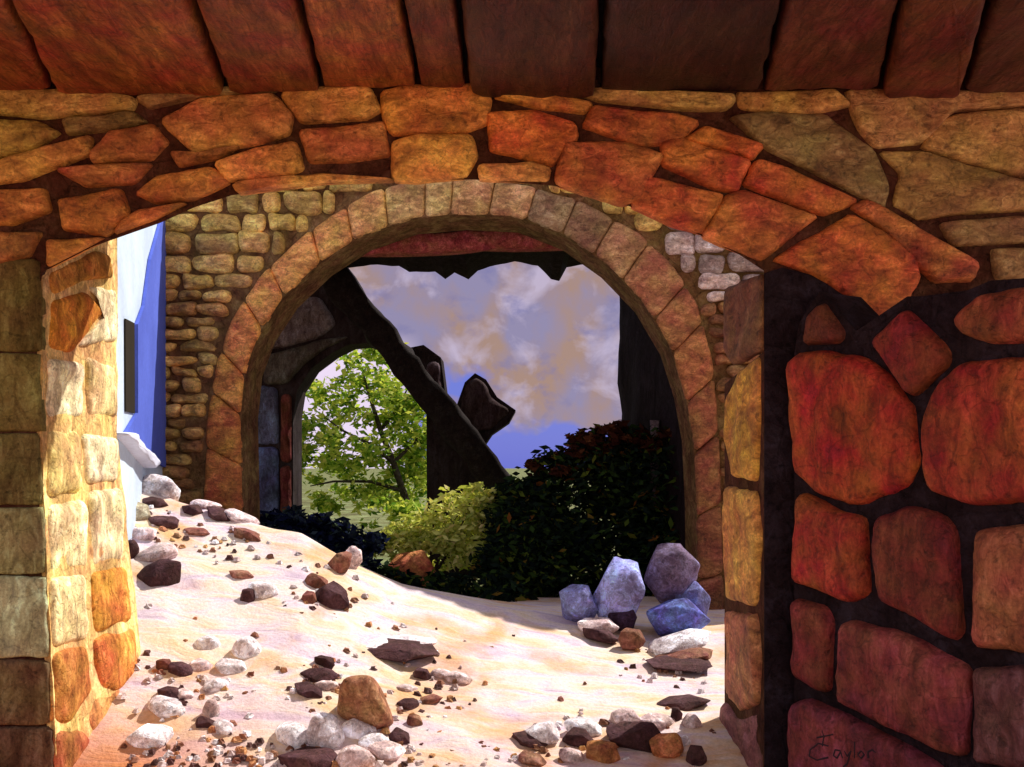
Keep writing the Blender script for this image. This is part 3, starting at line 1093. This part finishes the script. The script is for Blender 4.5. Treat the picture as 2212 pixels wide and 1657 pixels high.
FST = [
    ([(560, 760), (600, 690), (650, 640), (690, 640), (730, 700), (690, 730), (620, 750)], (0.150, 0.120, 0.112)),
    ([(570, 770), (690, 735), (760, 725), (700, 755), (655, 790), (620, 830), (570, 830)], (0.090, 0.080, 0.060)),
    ([(545, 830), (600, 836), (604, 960), (545, 960)], (0.112, 0.128, 0.195)),  # this stone and the next have the blue of skylight painted in
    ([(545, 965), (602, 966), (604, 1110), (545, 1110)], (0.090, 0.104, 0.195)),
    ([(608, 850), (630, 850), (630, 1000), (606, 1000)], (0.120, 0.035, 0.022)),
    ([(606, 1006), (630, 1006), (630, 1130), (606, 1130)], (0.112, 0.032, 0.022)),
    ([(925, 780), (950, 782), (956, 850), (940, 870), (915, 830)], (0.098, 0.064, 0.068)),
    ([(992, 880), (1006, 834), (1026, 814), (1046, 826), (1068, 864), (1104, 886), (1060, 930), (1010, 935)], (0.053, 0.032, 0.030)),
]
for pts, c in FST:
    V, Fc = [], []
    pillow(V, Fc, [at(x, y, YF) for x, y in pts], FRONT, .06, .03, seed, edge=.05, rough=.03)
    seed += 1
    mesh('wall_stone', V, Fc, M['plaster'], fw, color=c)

# leaning timber
V, Fc = box_between(at(690, 556, 11.15), at(1092, 1060, 11.55), 0.36, 0.34, Vector((0, -1, 0)), 26, .07, 4)
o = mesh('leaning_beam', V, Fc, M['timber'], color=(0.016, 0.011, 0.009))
tag(o, 'thick dark timber leaning diagonally across the round arch opening', 'beam')

# roof left over the room, with its jagged far edge
RE = [(380, 560), (700, 575), (742, 581), (800, 574), (862, 576), (884, 591), (940, 586), (962, 602), (982, 586), (1012, 602), (1032, 582), (1082, 570), (1112, 566), (1162, 576), (1190, 604), (1208, 606), (1224, 577), (1262, 574), (1300, 590), (1340, 606), (1500, 600)]
roof = empty('broken_roof', (0, 10.4, 4.4), 'dark broken roof with a ragged edge under the crown of the round arch', 'roof')
V, Fc = [], []
nr = 9
dense = []
for (x0, y0), (x1, y1) in zip(RE, RE[1:]):
    for k in range(4):
        dense.append((x0 + (x1 - x0) * k / 4, y0 + (y1 - y0) * k / 4))
dense.append(RE[-1])
m = len(dense)
rr = random.Random(2)
for k in range(nr):
    t = k / (nr - 1)
    for i, (x, y) in enumerate(dense):
        far = at(x, y, 11.3)
        nearp = Vector((far.x * 1.12, 9.42, 4.62))
        p = nearp.lerp(far, t)
        p.z += 0.03 * noise.noise(Vector((p.x * 4, p.y * 1.2, 0)))
        V.append(p)
b0 = len(V)
V += [Vector((p.x, p.y + (0.12 if i >= (nr - 1) * m else 0), max(p.z + .25, 4.75))) for i, p in enumerate(V[:b0])]
for k in range(nr - 1):
    for i in range(m - 1):
        a = k * m + i
        Fc.append((a, a + m, a + m + 1, a + 1))
        Fc.append((b0 + a, b0 + a + 1, b0 + a + m + 1, b0 + a + m))
for i in range(m - 1):
    a = (nr - 1) * m + i
    Fc.append((a, a + b0, a + b0 + 1, a + 1))
    Fc.append((i, i + 1, i + 1 + b0, i + b0))
for k in range(nr - 1):
    a = k * m
    Fc.append((a, a + b0, a + m + b0, a + m))
    a = k * m + m - 1
    Fc.append((a, a + m, a + m + b0, a + b0))
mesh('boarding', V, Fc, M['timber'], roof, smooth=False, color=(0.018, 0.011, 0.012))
V, Fc = box_between(at(770, 532, 9.85), at(1250, 516, 9.85), 0.26, 0.20, Vector((0, 0, 1)), 14, .03, 9)
mesh('rafter', V, Fc, M['timber'], roof, color=(0.42, 0.10, 0.075))

# right wall of the room
PA, PB = Vector((1.98, 9.42, 0)), Vector((1.405, 11.6, 0))
rmw = empty('room_side_wall', (1.7, 11, 0), 'dark wall of the room on the right of the cloudy sky', 'wall')
dd = (PB - PA)
nn = Vector((-dd.y, dd.x, 0)).normalized()
if nn.x > 0: nn = -nn
V, Fc = [], []
g = 24
for j in range(g + 1):
    for i in range(g + 1):
        p = PA + dd * (i / g) + Vector((0, 0, 4.72 * j / g))
        p += nn * 0.05 * noise.noise(p * 2.3)
        if i == g:
            p += dd.normalized() * 0.05 * noise.noise(p * 4)
        V.append(p)
b0 = len(V)
V += [p - nn * .45 for p in V[:b0]]
for j in range(g):
    for i in range(g):
        a = j * (g + 1) + i
        Fc.append((a, a + g + 1, a + g + 2, a + 1))
        Fc.append((b0 + a, b0 + a + 1, b0 + a + g + 2, b0 + a + g + 1))
for j in range(g):
    a = j * (g + 1) + g
    Fc.append((a, a + g + 1, a + g + 1 + b0, a + b0))
    a = j * (g + 1)
    Fc.append((a, a + b0, a + g + 1 + b0, a + g + 1))
for i in range(g):
    a = g * (g + 1) + i
    Fc.append((a, a + b0, a + b0 + 1, a + 1))
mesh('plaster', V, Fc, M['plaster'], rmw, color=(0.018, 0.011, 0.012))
V, Fc = box_between(PA + dd * .45 + nn * .05 + Vector((0, 0, .8)), PA + dd * .45 + nn * .05 + Vector((0, 0, 2.2)), .10, .08, Vector((0, 1, 0)), 8, .02, 3)
mesh('light_streak', V, Fc, M['timber'], rmw, color=(0.20, 0.15, 0.16))  # light streak on the dark wall, added as a thin raised strip

# ------------------------------------------------------------------ plants
def leaves(blobs, count, size, seed, flat=0.0):
    """many small leaf faces scattered through the given ellipsoids, in clumps"""
    r = random.Random(seed)
    V, Fc = [], []
    tot = sum(b[3] * b[4] for b in blobs)
    for (c, rx, ry, rz, wgt) in [(b[0], b[1], b[2], b[3], b[3] * b[4]) for b in blobs]:
        n = int(count * wgt / tot)
        nclump = max(4, n // 26)
        clumps = []
        for _ in range(nclump):
            while True:
                d = Vector((r.uniform(-1, 1), r.uniform(-1, 1), r.uniform(-1, 1)))
                if 0.12 < d.length < 1: break
            d = d.normalized() * (d.length ** 0.5)
            clumps.append(Vector((c.x + d.x * rx, c.y + d.y * ry, c.z + d.z * rz)))
        for k in range(n):
            cc = clumps[k % nclump]
            sp = min(rx, rz) * 0.28
            p = cc + Vector((max(-1.7, min(1.7, r.gauss(0, 1))) * sp, max(-1.7, min(1.7, r.gauss(0, 1))) * sp, max(-1.7, min(1.7, r.gauss(0, 1))) * sp * .7))
            s = size * r.uniform(.6, 1.35)
            a = Vector((r.uniform(-1, 1), r.uniform(-1, 1), r.uniform(-.6, .6))).normalized()
            b = a.cross(Vector((r.uniform(-1, 1), r.uniform(-1, 1), r.uniform(-1, 1)))).normalized()
            q = len(V)
            V += [p - a * s, p + b * s * .42 - a * s * .1, p + a * s, p - b * s * .42 + a * s * .1]
            Fc.append((q, q + 1, q + 2, q + 3))
    return V, Fc


def tube(path, radii, sides=8):
    V, Fc = [], []
    for k, p in enumerate(path):
        t = (path[min(k + 1, len(path) - 1)] - path[max(k - 1, 0)]).normalized()
        s = t.cross(Vector((0.2, 1, 0.1))).normalized()
        u = s.cross(t)
        for i in range(sides):
            an = 2 * pi * i / sides
            V.append(p + (s * cos(an) + u * sin(an)) * radii[k])
        if k:
            for i in range(sides):
                j = (i + 1) % sides
                a = (k - 1) * sides
                Fc.append((a + i, a + j, a + sides + j, a + sides + i))
    return V, Fc


def join(parts):
    V, Fc = [], []
    for v, f in parts:
        b = len(V)
        V += v
        Fc += [tuple(i + b for i in q) for q in f]
    return V, Fc


YT = 16.5
tree = empty('tree', at(905, 1190, YT), 'airy yellow-green tree seen through the small archway, trunk leaning left', 'tree')
tp = lambda x, y, dy=0: at(x, y, YT + dy)
trunk = [tube([tp(905, 1190), tp(880, 1090), tp(850, 1000), tp(822, 930), tp(800, 860), tp(782, 800)], [.09, .075, .06, .05, .035, .015]),
         tube([tp(850, 1000), tp(800, 960, -.3), tp(740, 930, -.5), tp(700, 900, -.6)], [.04, .03, .02, .01]),
         tube([tp(822, 930), tp(860, 880, .3), tp(890, 820, .4)], [.035, .025, .01]),
         tube([tp(868, 1060), tp(800, 1040, -.2), tp(720, 1040, -.4), tp(670, 1050, -.4)], [.04, .03, .02, .01]),
         tube([tp(850, 1000), tp(900, 950, .2), tp(940, 920, .2)], [.04, .03, .012])]
V, Fc = join(trunk)
mesh('trunk', V, Fc, M['timber'], tree, color=(0.05, 0.042, 0.03))
TB = []
for x, y, rx, rz in ((790, 800, 55, 40), (720, 850, 60, 40), (860, 850, 60, 45), (800, 880, 70, 40), (690, 930, 50, 40), (760, 960, 70, 45), (850, 950, 70, 55), (895, 905, 45, 60), (680, 1010, 50, 35), (790, 1030, 60, 50), (880, 1050, 70, 60), (900, 985, 45, 60), (720, 1080, 40, 30), (840, 1110, 70, 40), (650, 960, 30, 40), (830, 760, 40, 30)):
    TB.append((tp(x, y, random.Random(x).uniform(-.6, .6)), rx * YT / F, .45, rz * YT / F, 1.0))
V, Fc = leaves(TB, 8600, .078, 31)
mesh('crown', V, Fc, M['leaf_tree'], tree, smooth=False)


def shrub(name, label, blobs, count, size, mat, seed, base, group=None, stems=5):
    e = empty(name, base, label, 'shrub', group)
    V, Fc = leaves(blobs, count, size, seed)
    mesh('foliage', V, Fc, M[mat], e, smooth=False)
    r = random.Random(seed)
    parts = []
    for k in range(stems):
        b = blobs[k % len(blobs)]
        tip = b[0] + Vector((r.uniform(-.5, .5) * b[1], r.uniform(-.3, .3) * b[2], r.uniform(0, .6) * b[3]))
        mid = Vector(base).lerp(tip, .5) + Vector((r.uniform(-.1, .1), 0, .05))
        parts.append(tube([Vector(base), mid, tip], [.022, .014, .006], 6))
    V, Fc = join(parts)
    mesh('stem', V, Fc, M['timber'], e, color=(0.05, 0.035, 0.025))


def blob(x, y, rx, ry, rz, Y, w=1.0):
    return (at(x, y, Y), rx * Y / F, ry, rz * Y / F, w)


shrub('sunlit_shrub', 'pale yellow-green sunlit bush spreading at the foot of the small archway',
      [blob(815, 1178, 40, .25, 24, 10.5), blob(870, 1165, 60, .25, 34, 10.5), blob(930, 1150, 70, .3, 45, 10.5), blob(990, 1130, 65, .3, 62, 10.5), blob(1032, 1088, 30, .2, 46, 10.5), blob(930, 1205, 100, .3, 30, 10.5), blob(1000, 1190, 48, .25, 44, 10.5)],
      4200, .055, 'leaf_light', 5, at(930, 1255, 10.5))
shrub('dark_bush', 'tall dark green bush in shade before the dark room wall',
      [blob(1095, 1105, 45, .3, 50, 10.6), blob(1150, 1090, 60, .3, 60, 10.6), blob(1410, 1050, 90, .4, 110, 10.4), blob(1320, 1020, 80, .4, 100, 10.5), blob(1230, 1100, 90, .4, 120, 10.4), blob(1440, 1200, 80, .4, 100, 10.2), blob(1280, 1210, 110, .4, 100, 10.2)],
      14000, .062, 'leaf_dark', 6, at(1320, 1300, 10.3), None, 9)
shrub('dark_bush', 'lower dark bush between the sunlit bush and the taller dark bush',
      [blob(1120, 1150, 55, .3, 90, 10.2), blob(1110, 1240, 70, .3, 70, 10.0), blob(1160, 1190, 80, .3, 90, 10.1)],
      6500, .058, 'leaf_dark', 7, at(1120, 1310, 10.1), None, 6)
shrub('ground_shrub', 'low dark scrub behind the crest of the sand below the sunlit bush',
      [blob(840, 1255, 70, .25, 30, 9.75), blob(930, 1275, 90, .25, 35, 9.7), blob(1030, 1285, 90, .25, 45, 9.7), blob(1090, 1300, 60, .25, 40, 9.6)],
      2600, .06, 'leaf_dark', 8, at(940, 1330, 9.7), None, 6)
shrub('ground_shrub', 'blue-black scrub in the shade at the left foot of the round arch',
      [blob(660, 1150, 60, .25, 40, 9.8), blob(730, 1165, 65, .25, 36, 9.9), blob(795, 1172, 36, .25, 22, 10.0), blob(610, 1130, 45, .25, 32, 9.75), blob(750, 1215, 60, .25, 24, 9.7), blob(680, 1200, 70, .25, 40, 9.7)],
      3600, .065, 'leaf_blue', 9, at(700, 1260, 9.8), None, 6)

big = [o for o in COL.objects if o.get('label', '').startswith('tall dark green bush')][0]
M['leaf_dry'] = leaf_mat('dry_leaf', [(0, (0.03, 0.010, 0.008)), (0.6, (0.07, 0.022, 0.014)), (1, (0.13, 0.05, 0.02))], 0.15)
V, Fc = leaves([blob(1340, 940, 55, .3, 28, 10.3), blob(1260, 965, 55, .3, 30, 10.3), blob(1195, 1005, 45, .3, 28, 10.3), blob(1430, 960, 50, .3, 30, 10.3)], 1500, .06, 61)
tag(mesh('dry_foliage', V, Fc, M['leaf_dry'], big, smooth=False), 'reddish dry leaves along the top of the bush')

# ------------------------------------------------------------------ rocks
def rock(name, c, sx, sy, sz, seed, colour, tag_args, tilt=0.0, sub=3, sharp=0.5, roll=None, sink=.25):
    """an angular weathered rock: a lumpy ball sliced flat by several chisel planes"""
    r = random.Random(seed)
    import bmesh
    bm = bmesh.new()
    npt = 15 if sharp > .5 else 26
    for k in range(npt):
        zz = 1 - 2 * (k + .5) / npt
        an = k * 2.39996 + r.uniform(-.4, .4)
        rr_ = math.sqrt(max(0, 1 - zz * zz))
        bm.verts.new(Vector((rr_ * cos(an), rr_ * sin(an), zz)) * r.uniform(.74, 1.0))
    res = bmesh.ops.convex_hull(bm, input=list(bm.verts))
    junk = [g for g in res['geom_interior'] if isinstance(g, bmesh.types.BMVert)]
    if junk:
        bmesh.ops.delete(bm, geom=junk, context='VERTS')
    bmesh.ops.dissolve_limit(bm, angle_limit=radians(22 if sharp > .5 else 14), verts=list(bm.verts), edges=list(bm.edges))
    bmesh.ops.bevel(bm, geom=list(bm.edges), offset=.07 if sharp > .5 else .12, segments=2, affect='EDGES', profile=.6)
    bmesh.ops.triangulate(bm, faces=list(bm.faces))
    long_e = [e for e in bm.edges if e.calc_length() > .3]
    bmesh.ops.subdivide_edges(bm, edges=long_e, cuts=2, use_grid_fill=True)
    bmesh.ops.triangulate(bm, faces=[f for f in bm.faces if len(f.verts) > 3])
    off = Vector((r.uniform(0, 50), r.uniform(0, 50), r.uniform(0, 50)))
    for v in bm.verts:
        v.co *= 1 + 0.05 * noise.noise(v.co * 2 + off) + 0.03 * noise.noise(v.co * 6 + off)
    bm.verts.index_update()
    xs = [v.co for v in bm.verts]
    ext = [max(abs(v[i]) for v in xs) for i in range(3)]
    rot = Matrix.Rotation(tilt, 3, 'Y') @ Matrix.Rotation(r.uniform(-.3, .3), 3, 'Z')
    V = []
    for v in bm.verts:
        p = Vector((v.co.x / ext[0] * sx, v.co.y / ext[1] * sy, v.co.z / ext[2] * sz))
        V.append(rot @ p)
    Fc = [tuple(v.index for v in f.verts) for f in bm.faces]
    bm.verts.ensure_lookup_table()
    bm.free()
    c = Vector(c) + Vector((0, 0, sz * (1 - 2 * sink)))
    o = mesh(name, [v + c for v in V], Fc, M['rock'], color=colour, origin=c - Vector((0, 0, sz)))
    o.data.set_sharp_from_angle(angle=radians(34))
    tag(o, *tag_args)
    return o


CL = {'w': (0.84, 0.80, 0.80), 'p': (0.78, 0.62, 0.58), 'd': (0.085, 0.035, 0.035), 'm': (0.28, 0.12, 0.075), 'o': (0.55, 0.22, 0.08), 'g': (0.40, 0.34, 0.22)}  # dark brown also stands in for shadows and shaded sides of stones
G = 'loose stones on the sand slope'
# x, y (foot), width, height in the sketch, colour, tilt, label
STONES = [
    (333, 1072, 88, 46, 'w', .25, 'brightest white boulder at the top left of the sand crest'),
    (272, 1082, 40, 30, 'w', .1, 'small white stone between the pier and the white crest boulder'),
    (325, 1092, 62, 18, 'd', .2, 'dark flat stone shape added as the shadow under the white crest boulder'),
    (290, 1122, 62, 36, 'g', .3, 'olive grey stone against the sunlit pier below the crest'),
    (410, 1112, 48, 24, 'd', .15, 'dark brown stone on the crest right of the white boulder'),
    (434, 1096, 66, 16, 'p', .1, 'thin pale slab lying on the crest left of the arch ring'),
    (468, 1124, 64, 26, 'd', .45, 'tilted dark slab on the crest near the arch ring'),
    (508, 1126, 78, 22, 'p', .4, 'long pale slab leaning down the crest by the arch ring'),
    (350, 1140, 72, 26, 'd', .15, 'dark wedge stone below the crest between pale slabs'),
    (530, 1166, 64, 22, 'm', .4, 'reddish brown stone half buried under the round arch foot'),
    (420, 1156, 60, 14, 'm', .15, 'thin brown stone lying across the upper slope'),
    (298, 1164, 66, 26, 'p', -.1, 'pale oval stone beside the pier over the big dark rock'),
    (277, 1204, 36, 40, 'd', 0, 'small dark stone standing against the sunlit pier'),
    (325, 1212, 98, 36, 'p', -.35, 'pale slab resting on the big dark rock beside the pier'),
    (328, 1266, 104, 62, 'd', -.35, 'big dark brown rock beside the pier under a pale slab'),
    (518, 1250, 52, 18, 'm', .2, 'small brown stone alone on the open upper sand'),
    (562, 1292, 60, 36, 'w', .3, 'white stone alone in the middle of the upper sand'),
    (532, 1300, 32, 34, 'd', .4, 'dark stone touching the left of the lone white stone'),
    (732, 1238, 44, 56, 'm', .6, 'dark red upright stone on the sand crest below the scrub'),
    (756, 1226, 40, 46, 'p', .6, 'pink slab leaning behind the dark red upright stone'),
    (680, 1270, 46, 30, 'm', .4, 'brown stone left of the dark patch under the crest'),
    (712, 1312, 78, 50, 'd', .6, 'large dark tilted rock below the crest in the middle'),
    (666, 1304, 34, 26, 'm', .2, 'little brown stone left of the large tilted rock'),
    (441, 1406, 58, 36, 'w', -.1, 'round white stone, left one of the pair on the middle sand'),
    (529, 1420, 62, 42, 'w', .1, 'round white stone, right one of the pair on the middle sand'),
    (496, 1456, 72, 28, 'w', .25, 'flat white stone just below the white pair'),
    (428, 1450, 48, 24, 'p', .2, 'pale stone below the left white stone of the pair'),
    (350, 1450, 34, 28, 'm', .3, 'small brown peaked stone at the left of the stone cluster'),
    (388, 1462, 60, 26, 'd', .35, 'dark stone next to the small brown peaked stone'),
    (458, 1494, 54, 24, 'w', -.1, 'whitish stone in the middle of the left cluster'),
    (395, 1512, 44, 20, 'p', .2, 'pale pebble in front of the dark cluster stones'),
    (358, 1512, 52, 26, 'd', .15, 'dark flat stone at the left edge of the cluster'),
    (350, 1550, 90, 34, 'w', .25, 'broad pale stone above the lowest left stone'),
    (453, 1552, 34, 40, 'p', .1, 'cream upright stone at the lower end of the left cluster'),
    (440, 1578, 48, 26, 'd', .35, 'dark stone leaning on the cream upright stone'),
    (478, 1584, 48, 24, 'w', .35, 'small white stone right of the leaning dark stone'),
    (320, 1616, 104, 44, 'w', .05, 'large white stone lowest on the left by the pier foot'),
    (700, 1442, 46, 24, 'd', .3, 'dark stone uppermost of the three left of the brown block'),
    (682, 1476, 78, 30, 'd', .05, 'wide dark shape for the shade below a stone, middle of the three left of the brown block'),
    (664, 1510, 70, 28, 'd', .3, 'dark curved stone, lowest of the three left of the brown block'),
    (698, 1494, 56, 22, 'p', -.1, 'sandy flat stone cupped by the dark curved stone'),
    (698, 1620, 76, 84, 'w', .1, 'large white egg-shaped stone standing upright in the foreground'),
    (630, 1612, 84, 44, 'w', .3, 'white stone lying against the upright egg-shaped stone'),
    (664, 1668, 130, 40, 'd', .1, 'very dark low rock shape added as the shadow below the white egg-shaped stone'),
    (836, 1424, 200, 34, 'd', .06, 'long dark ledge, painted shade on the front of the pale slab at mid slope'),
    (836, 1402, 190, 18, 'w', .06, 'long pale slab capping the dark ledge'),
    (908, 1466, 44, 22, 'd', .35, 'small dark stone under the right end of the ledge'),
    (950, 1464, 46, 18, 'p', .1, 'pale stone between two little dark stones under the ledge'),
    (988, 1474, 58, 20, 'p', .2, 'pinkish stone farthest right under the ledge'),
    (876, 1496, 46, 16, 'p', .1, 'thin pale stone right of the brown block top'),
    (880, 1534, 48, 22, 'd', .05, 'dark grey stone close to the right side of the brown block'),
    (926, 1522, 54, 16, 'm', -.25, 'brown sliver of stone pointing right from the brown block'),
    (894, 1572, 34, 26, 'm', .3, 'brown stone at the lower right of the brown block'),
    (772, 1598, 76, 38, 'w', .25, 'white stone under the front edge of the brown block'),
    (806, 1622, 64, 32, 'w', .1, 'greyish white stone in front of the brown block'),
    (862, 1608, 50, 28, 'd', .45, 'dark tilted stone right of the greyish white stone'),
    (838, 1642, 92, 30, 'p', .3, 'pale slab near the bottom edge below the dark tilted stone'),
    (762, 1664, 84, 46, 'p', .15, 'pale rounded stone at the bottom edge right of the dark shadow shape'),
    (1174, 1606, 82, 42, 'w', .05, 'white stone at the left end of the lower right group'),
    (1150, 1614, 80, 22, 'd', .2, 'dark stone shape for the shade beneath the left white stone of the lower right group'),
    (1262, 1592, 80, 34, 'w', .25, 'cream stone with a shadowed front in the lower right group'),
    (1252, 1614, 66, 34, 'd', .1, 'dark stone shape for the shade under the cream stone of the lower right group'),
    (1352, 1568, 66, 36, 'p', .1, 'pinkish stone above the largest dark rock at the lower right'),
    (1424, 1572, 76, 26, 'p', .1, 'flat pink stone between the pinkish stone and the jamb'),
    (1496, 1578, 48, 34, 'p', .2, 'pink stone against the right jamb'),
    (1382, 1624, 124, 60, 'd', .1, 'largest dark rock of the lower right group'),
    (1480, 1534, 112, 22, 'd', -.15, 'dark crooked stone across the sand near the right jamb'),
    (1462, 1560, 24, 34, 'd', 0, 'small dark stone standing under the crooked one'),
    (1240, 1650, 62, 26, 'p', .4, 'pale tilted stone at the bottom edge in the lower right group'),
    (1308, 1650, 76, 46, 'o', .3, 'peach coloured stone at the bottom edge left of the orange one'),
    (1446, 1636, 76, 48, 'o', .1, 'orange stone at the lower right between the dark rocks'),
    (1480, 1612, 28, 22, 'w', 0, 'tiny white stone on the orange stone'),
    (1508, 1654, 44, 40, 'd', .1, 'dark stone at the foot of the right jamb'),
    (1150, 1656, 66, 24, 'm', .2, 'brown stone at the bottom edge below the dark one'),
]
for i, (x, y, w, h, c, t, lab) in enumerate(STONES):
    P = on_sand(x, y)
    s = P.y / F * 1.12
    rr = random.Random(100 + i)
    k = rr.uniform(.9, 1.1)
    colr = [q * k for q in CL[c]]
    rock('loose_stone' if w < 95 else 'rock', P + Vector((0, w * s * .3, 0)), w * s * .5, w * s * rr.uniform(.32, .45), max(h, 16) * s * .62, 100 + i, colr, (lab, 'stone', G), tilt=t, sharp=.35 if c in 'wp' else .7, sink=.3)

# the tall brown block in the foreground
P = on_sand(790, 1570)
V, Fc = [], []
s = P.y / F
out = [(752, 1462), (808, 1458), (830, 1508), (850, 1560), (812, 1580), (724, 1544), (734, 1486)]
pillow(V, Fc, [at(x, y, P.y) for x, y in out], Vector((0, -.9, .43)).normalized(), .10, .22, 555, n=40, edge=.03, rough=.02)
o = mesh('rock', V, Fc, M['rock'], color=(0.36, 0.17, 0.08))
tag(o, 'tall brown tapering block standing in the foreground sand', 'stone', G)

P = at(892, 1288, 10.05)
rock('rock', P, .30, .22, .29, 611, (0.42, 0.13, 0.05), ('reddish boulder lying against the foot of the sunlit bush', 'stone'), sharp=.7, sink=.1)

# blue rocks in the shade under the right of the round arch
BL = [
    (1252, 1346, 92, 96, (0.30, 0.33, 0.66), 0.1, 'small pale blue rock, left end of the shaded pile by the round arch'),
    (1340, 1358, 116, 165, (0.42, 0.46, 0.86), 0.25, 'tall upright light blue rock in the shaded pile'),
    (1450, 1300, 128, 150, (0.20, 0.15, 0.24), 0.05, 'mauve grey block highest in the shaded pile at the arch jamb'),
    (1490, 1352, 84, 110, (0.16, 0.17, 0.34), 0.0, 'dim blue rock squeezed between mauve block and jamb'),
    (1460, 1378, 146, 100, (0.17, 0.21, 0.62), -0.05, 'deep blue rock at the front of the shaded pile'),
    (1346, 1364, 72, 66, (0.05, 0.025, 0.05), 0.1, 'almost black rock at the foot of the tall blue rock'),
]
for i, (x, y, w, h, c, t, lab) in enumerate(BL):
    cr = interp(YC, x) + 3
    P = on_sand(x, max(y, cr))
    if y < cr:
        P = at(x, y, P.y + .12)
    s = P.y / F
    rock('blue_rock', P, w * s * .5, w * s * .42, h * s * .5, 400 + i, c, (lab, 'rock', 'bluish rocks piled in the shade'), tilt=t, sub=3, sharp=1.0, sink=.08)
PK = [
    (1288, 1372, 96, 44, CL['p'], .1, 'pink topped stone at the edge of the blue rock pile'),
    (1300, 1384, 88, 30, CL['d'], .2, 'dark red stone shape for the shade below the pink topped stone'),
    (1362, 1402, 62, 50, CL['m'], .3, 'brown pointed stone in front of the blue rock pile'),
    (1462, 1404, 150, 40, CL['w'], -.25, 'long white slab rising to the right jamb below the blue rocks'),
    (1480, 1424, 140, 24, CL['m'], -.12, 'reddish slab under the long white slab'),
    (1474, 1440, 160, 22, CL['d'], 0.0, 'dark slab lowest under the long white slab'),
]
for i, (x, y, w, h, c, t, lab) in enumerate(PK):
    P = on_sand(x, y)
    s = P.y / F
    rock('rock', P, w * s * .5, w * s * .4, h * s * .55, 450 + i, c, (lab, 'stone', 'stones before the blue rocks'), tilt=t, sharp=.7, sink=.15)


def gravel():
    """grit and chips too many to count, between the loose stones"""
    r = random.Random(77)
    spots = [(380, 1480, 110, 60), (440, 1600, 160, 55), (700, 1480, 70, 50), (900, 1530, 90, 60), (1330, 1590, 200, 60), (340, 1130, 90, 60), (520, 1170, 120, 40), (700, 1270, 70, 50), (640, 1620, 200, 40), (420, 1640, 160, 30), (1000, 1640, 200, 30), (760, 1420, 400, 160), (1440, 1440, 90, 40)]
    V, Fc, C = [], [], []
    pal = [(0.10, 0.04, 0.035), (0.30, 0.13, 0.07), (0.55, 0.26, 0.10), (0.75, 0.62, 0.58), (0.80, 0.74, 0.72)]
    for (x, y, sx, sy) in spots:
        for _ in range(46):
            px, py = x + r.gauss(0, sx * .6), y + r.gauss(0, sy * .6)
            if px < 262 or px > 1545 or py < interp(YC, px) + 22 or py > 1690:
                continue
            P = on_sand(px, py)
            w = r.uniform(.010, .030)
            q = len(V)
            ax = [Vector((r.uniform(-1, 1), r.uniform(-1, 1), 0)).normalized() for _ in range(5)]
            ang = r.uniform(0, 6)
            for k in range(5):
                a = ang + k * 1.257 + r.uniform(-.3, .3)
                V.append(P + Vector((cos(a) * w * r.uniform(.8, 1.5), sin(a) * w, -.006)))
            for k in range(4):
                a = ang + k * 1.57 + r.uniform(-.3, .3)
                V.append(P + Vector((cos(a) * w * .7, sin(a) * w * .5, w * r.uniform(.5, 1.0))))
            for f in ((0, 1, 5), (1, 6, 5), (1, 2, 6), (2, 3, 6), (3, 7, 6), (3, 4, 7), (4, 8, 7), (4, 0, 8), (0, 5, 8), (5, 6, 7, 8)):
                Fc.append(tuple(q + k for k in f))
            c = r.choice(pal)
            C += [c] * 9
    o = mesh('gravel', V, Fc, M['rubble'], smooth=False, cols=C)
    tag(o, 'small chips and grit strewn between the loose stones on the sand', 'gravel', None, 'stuff')


gravel()
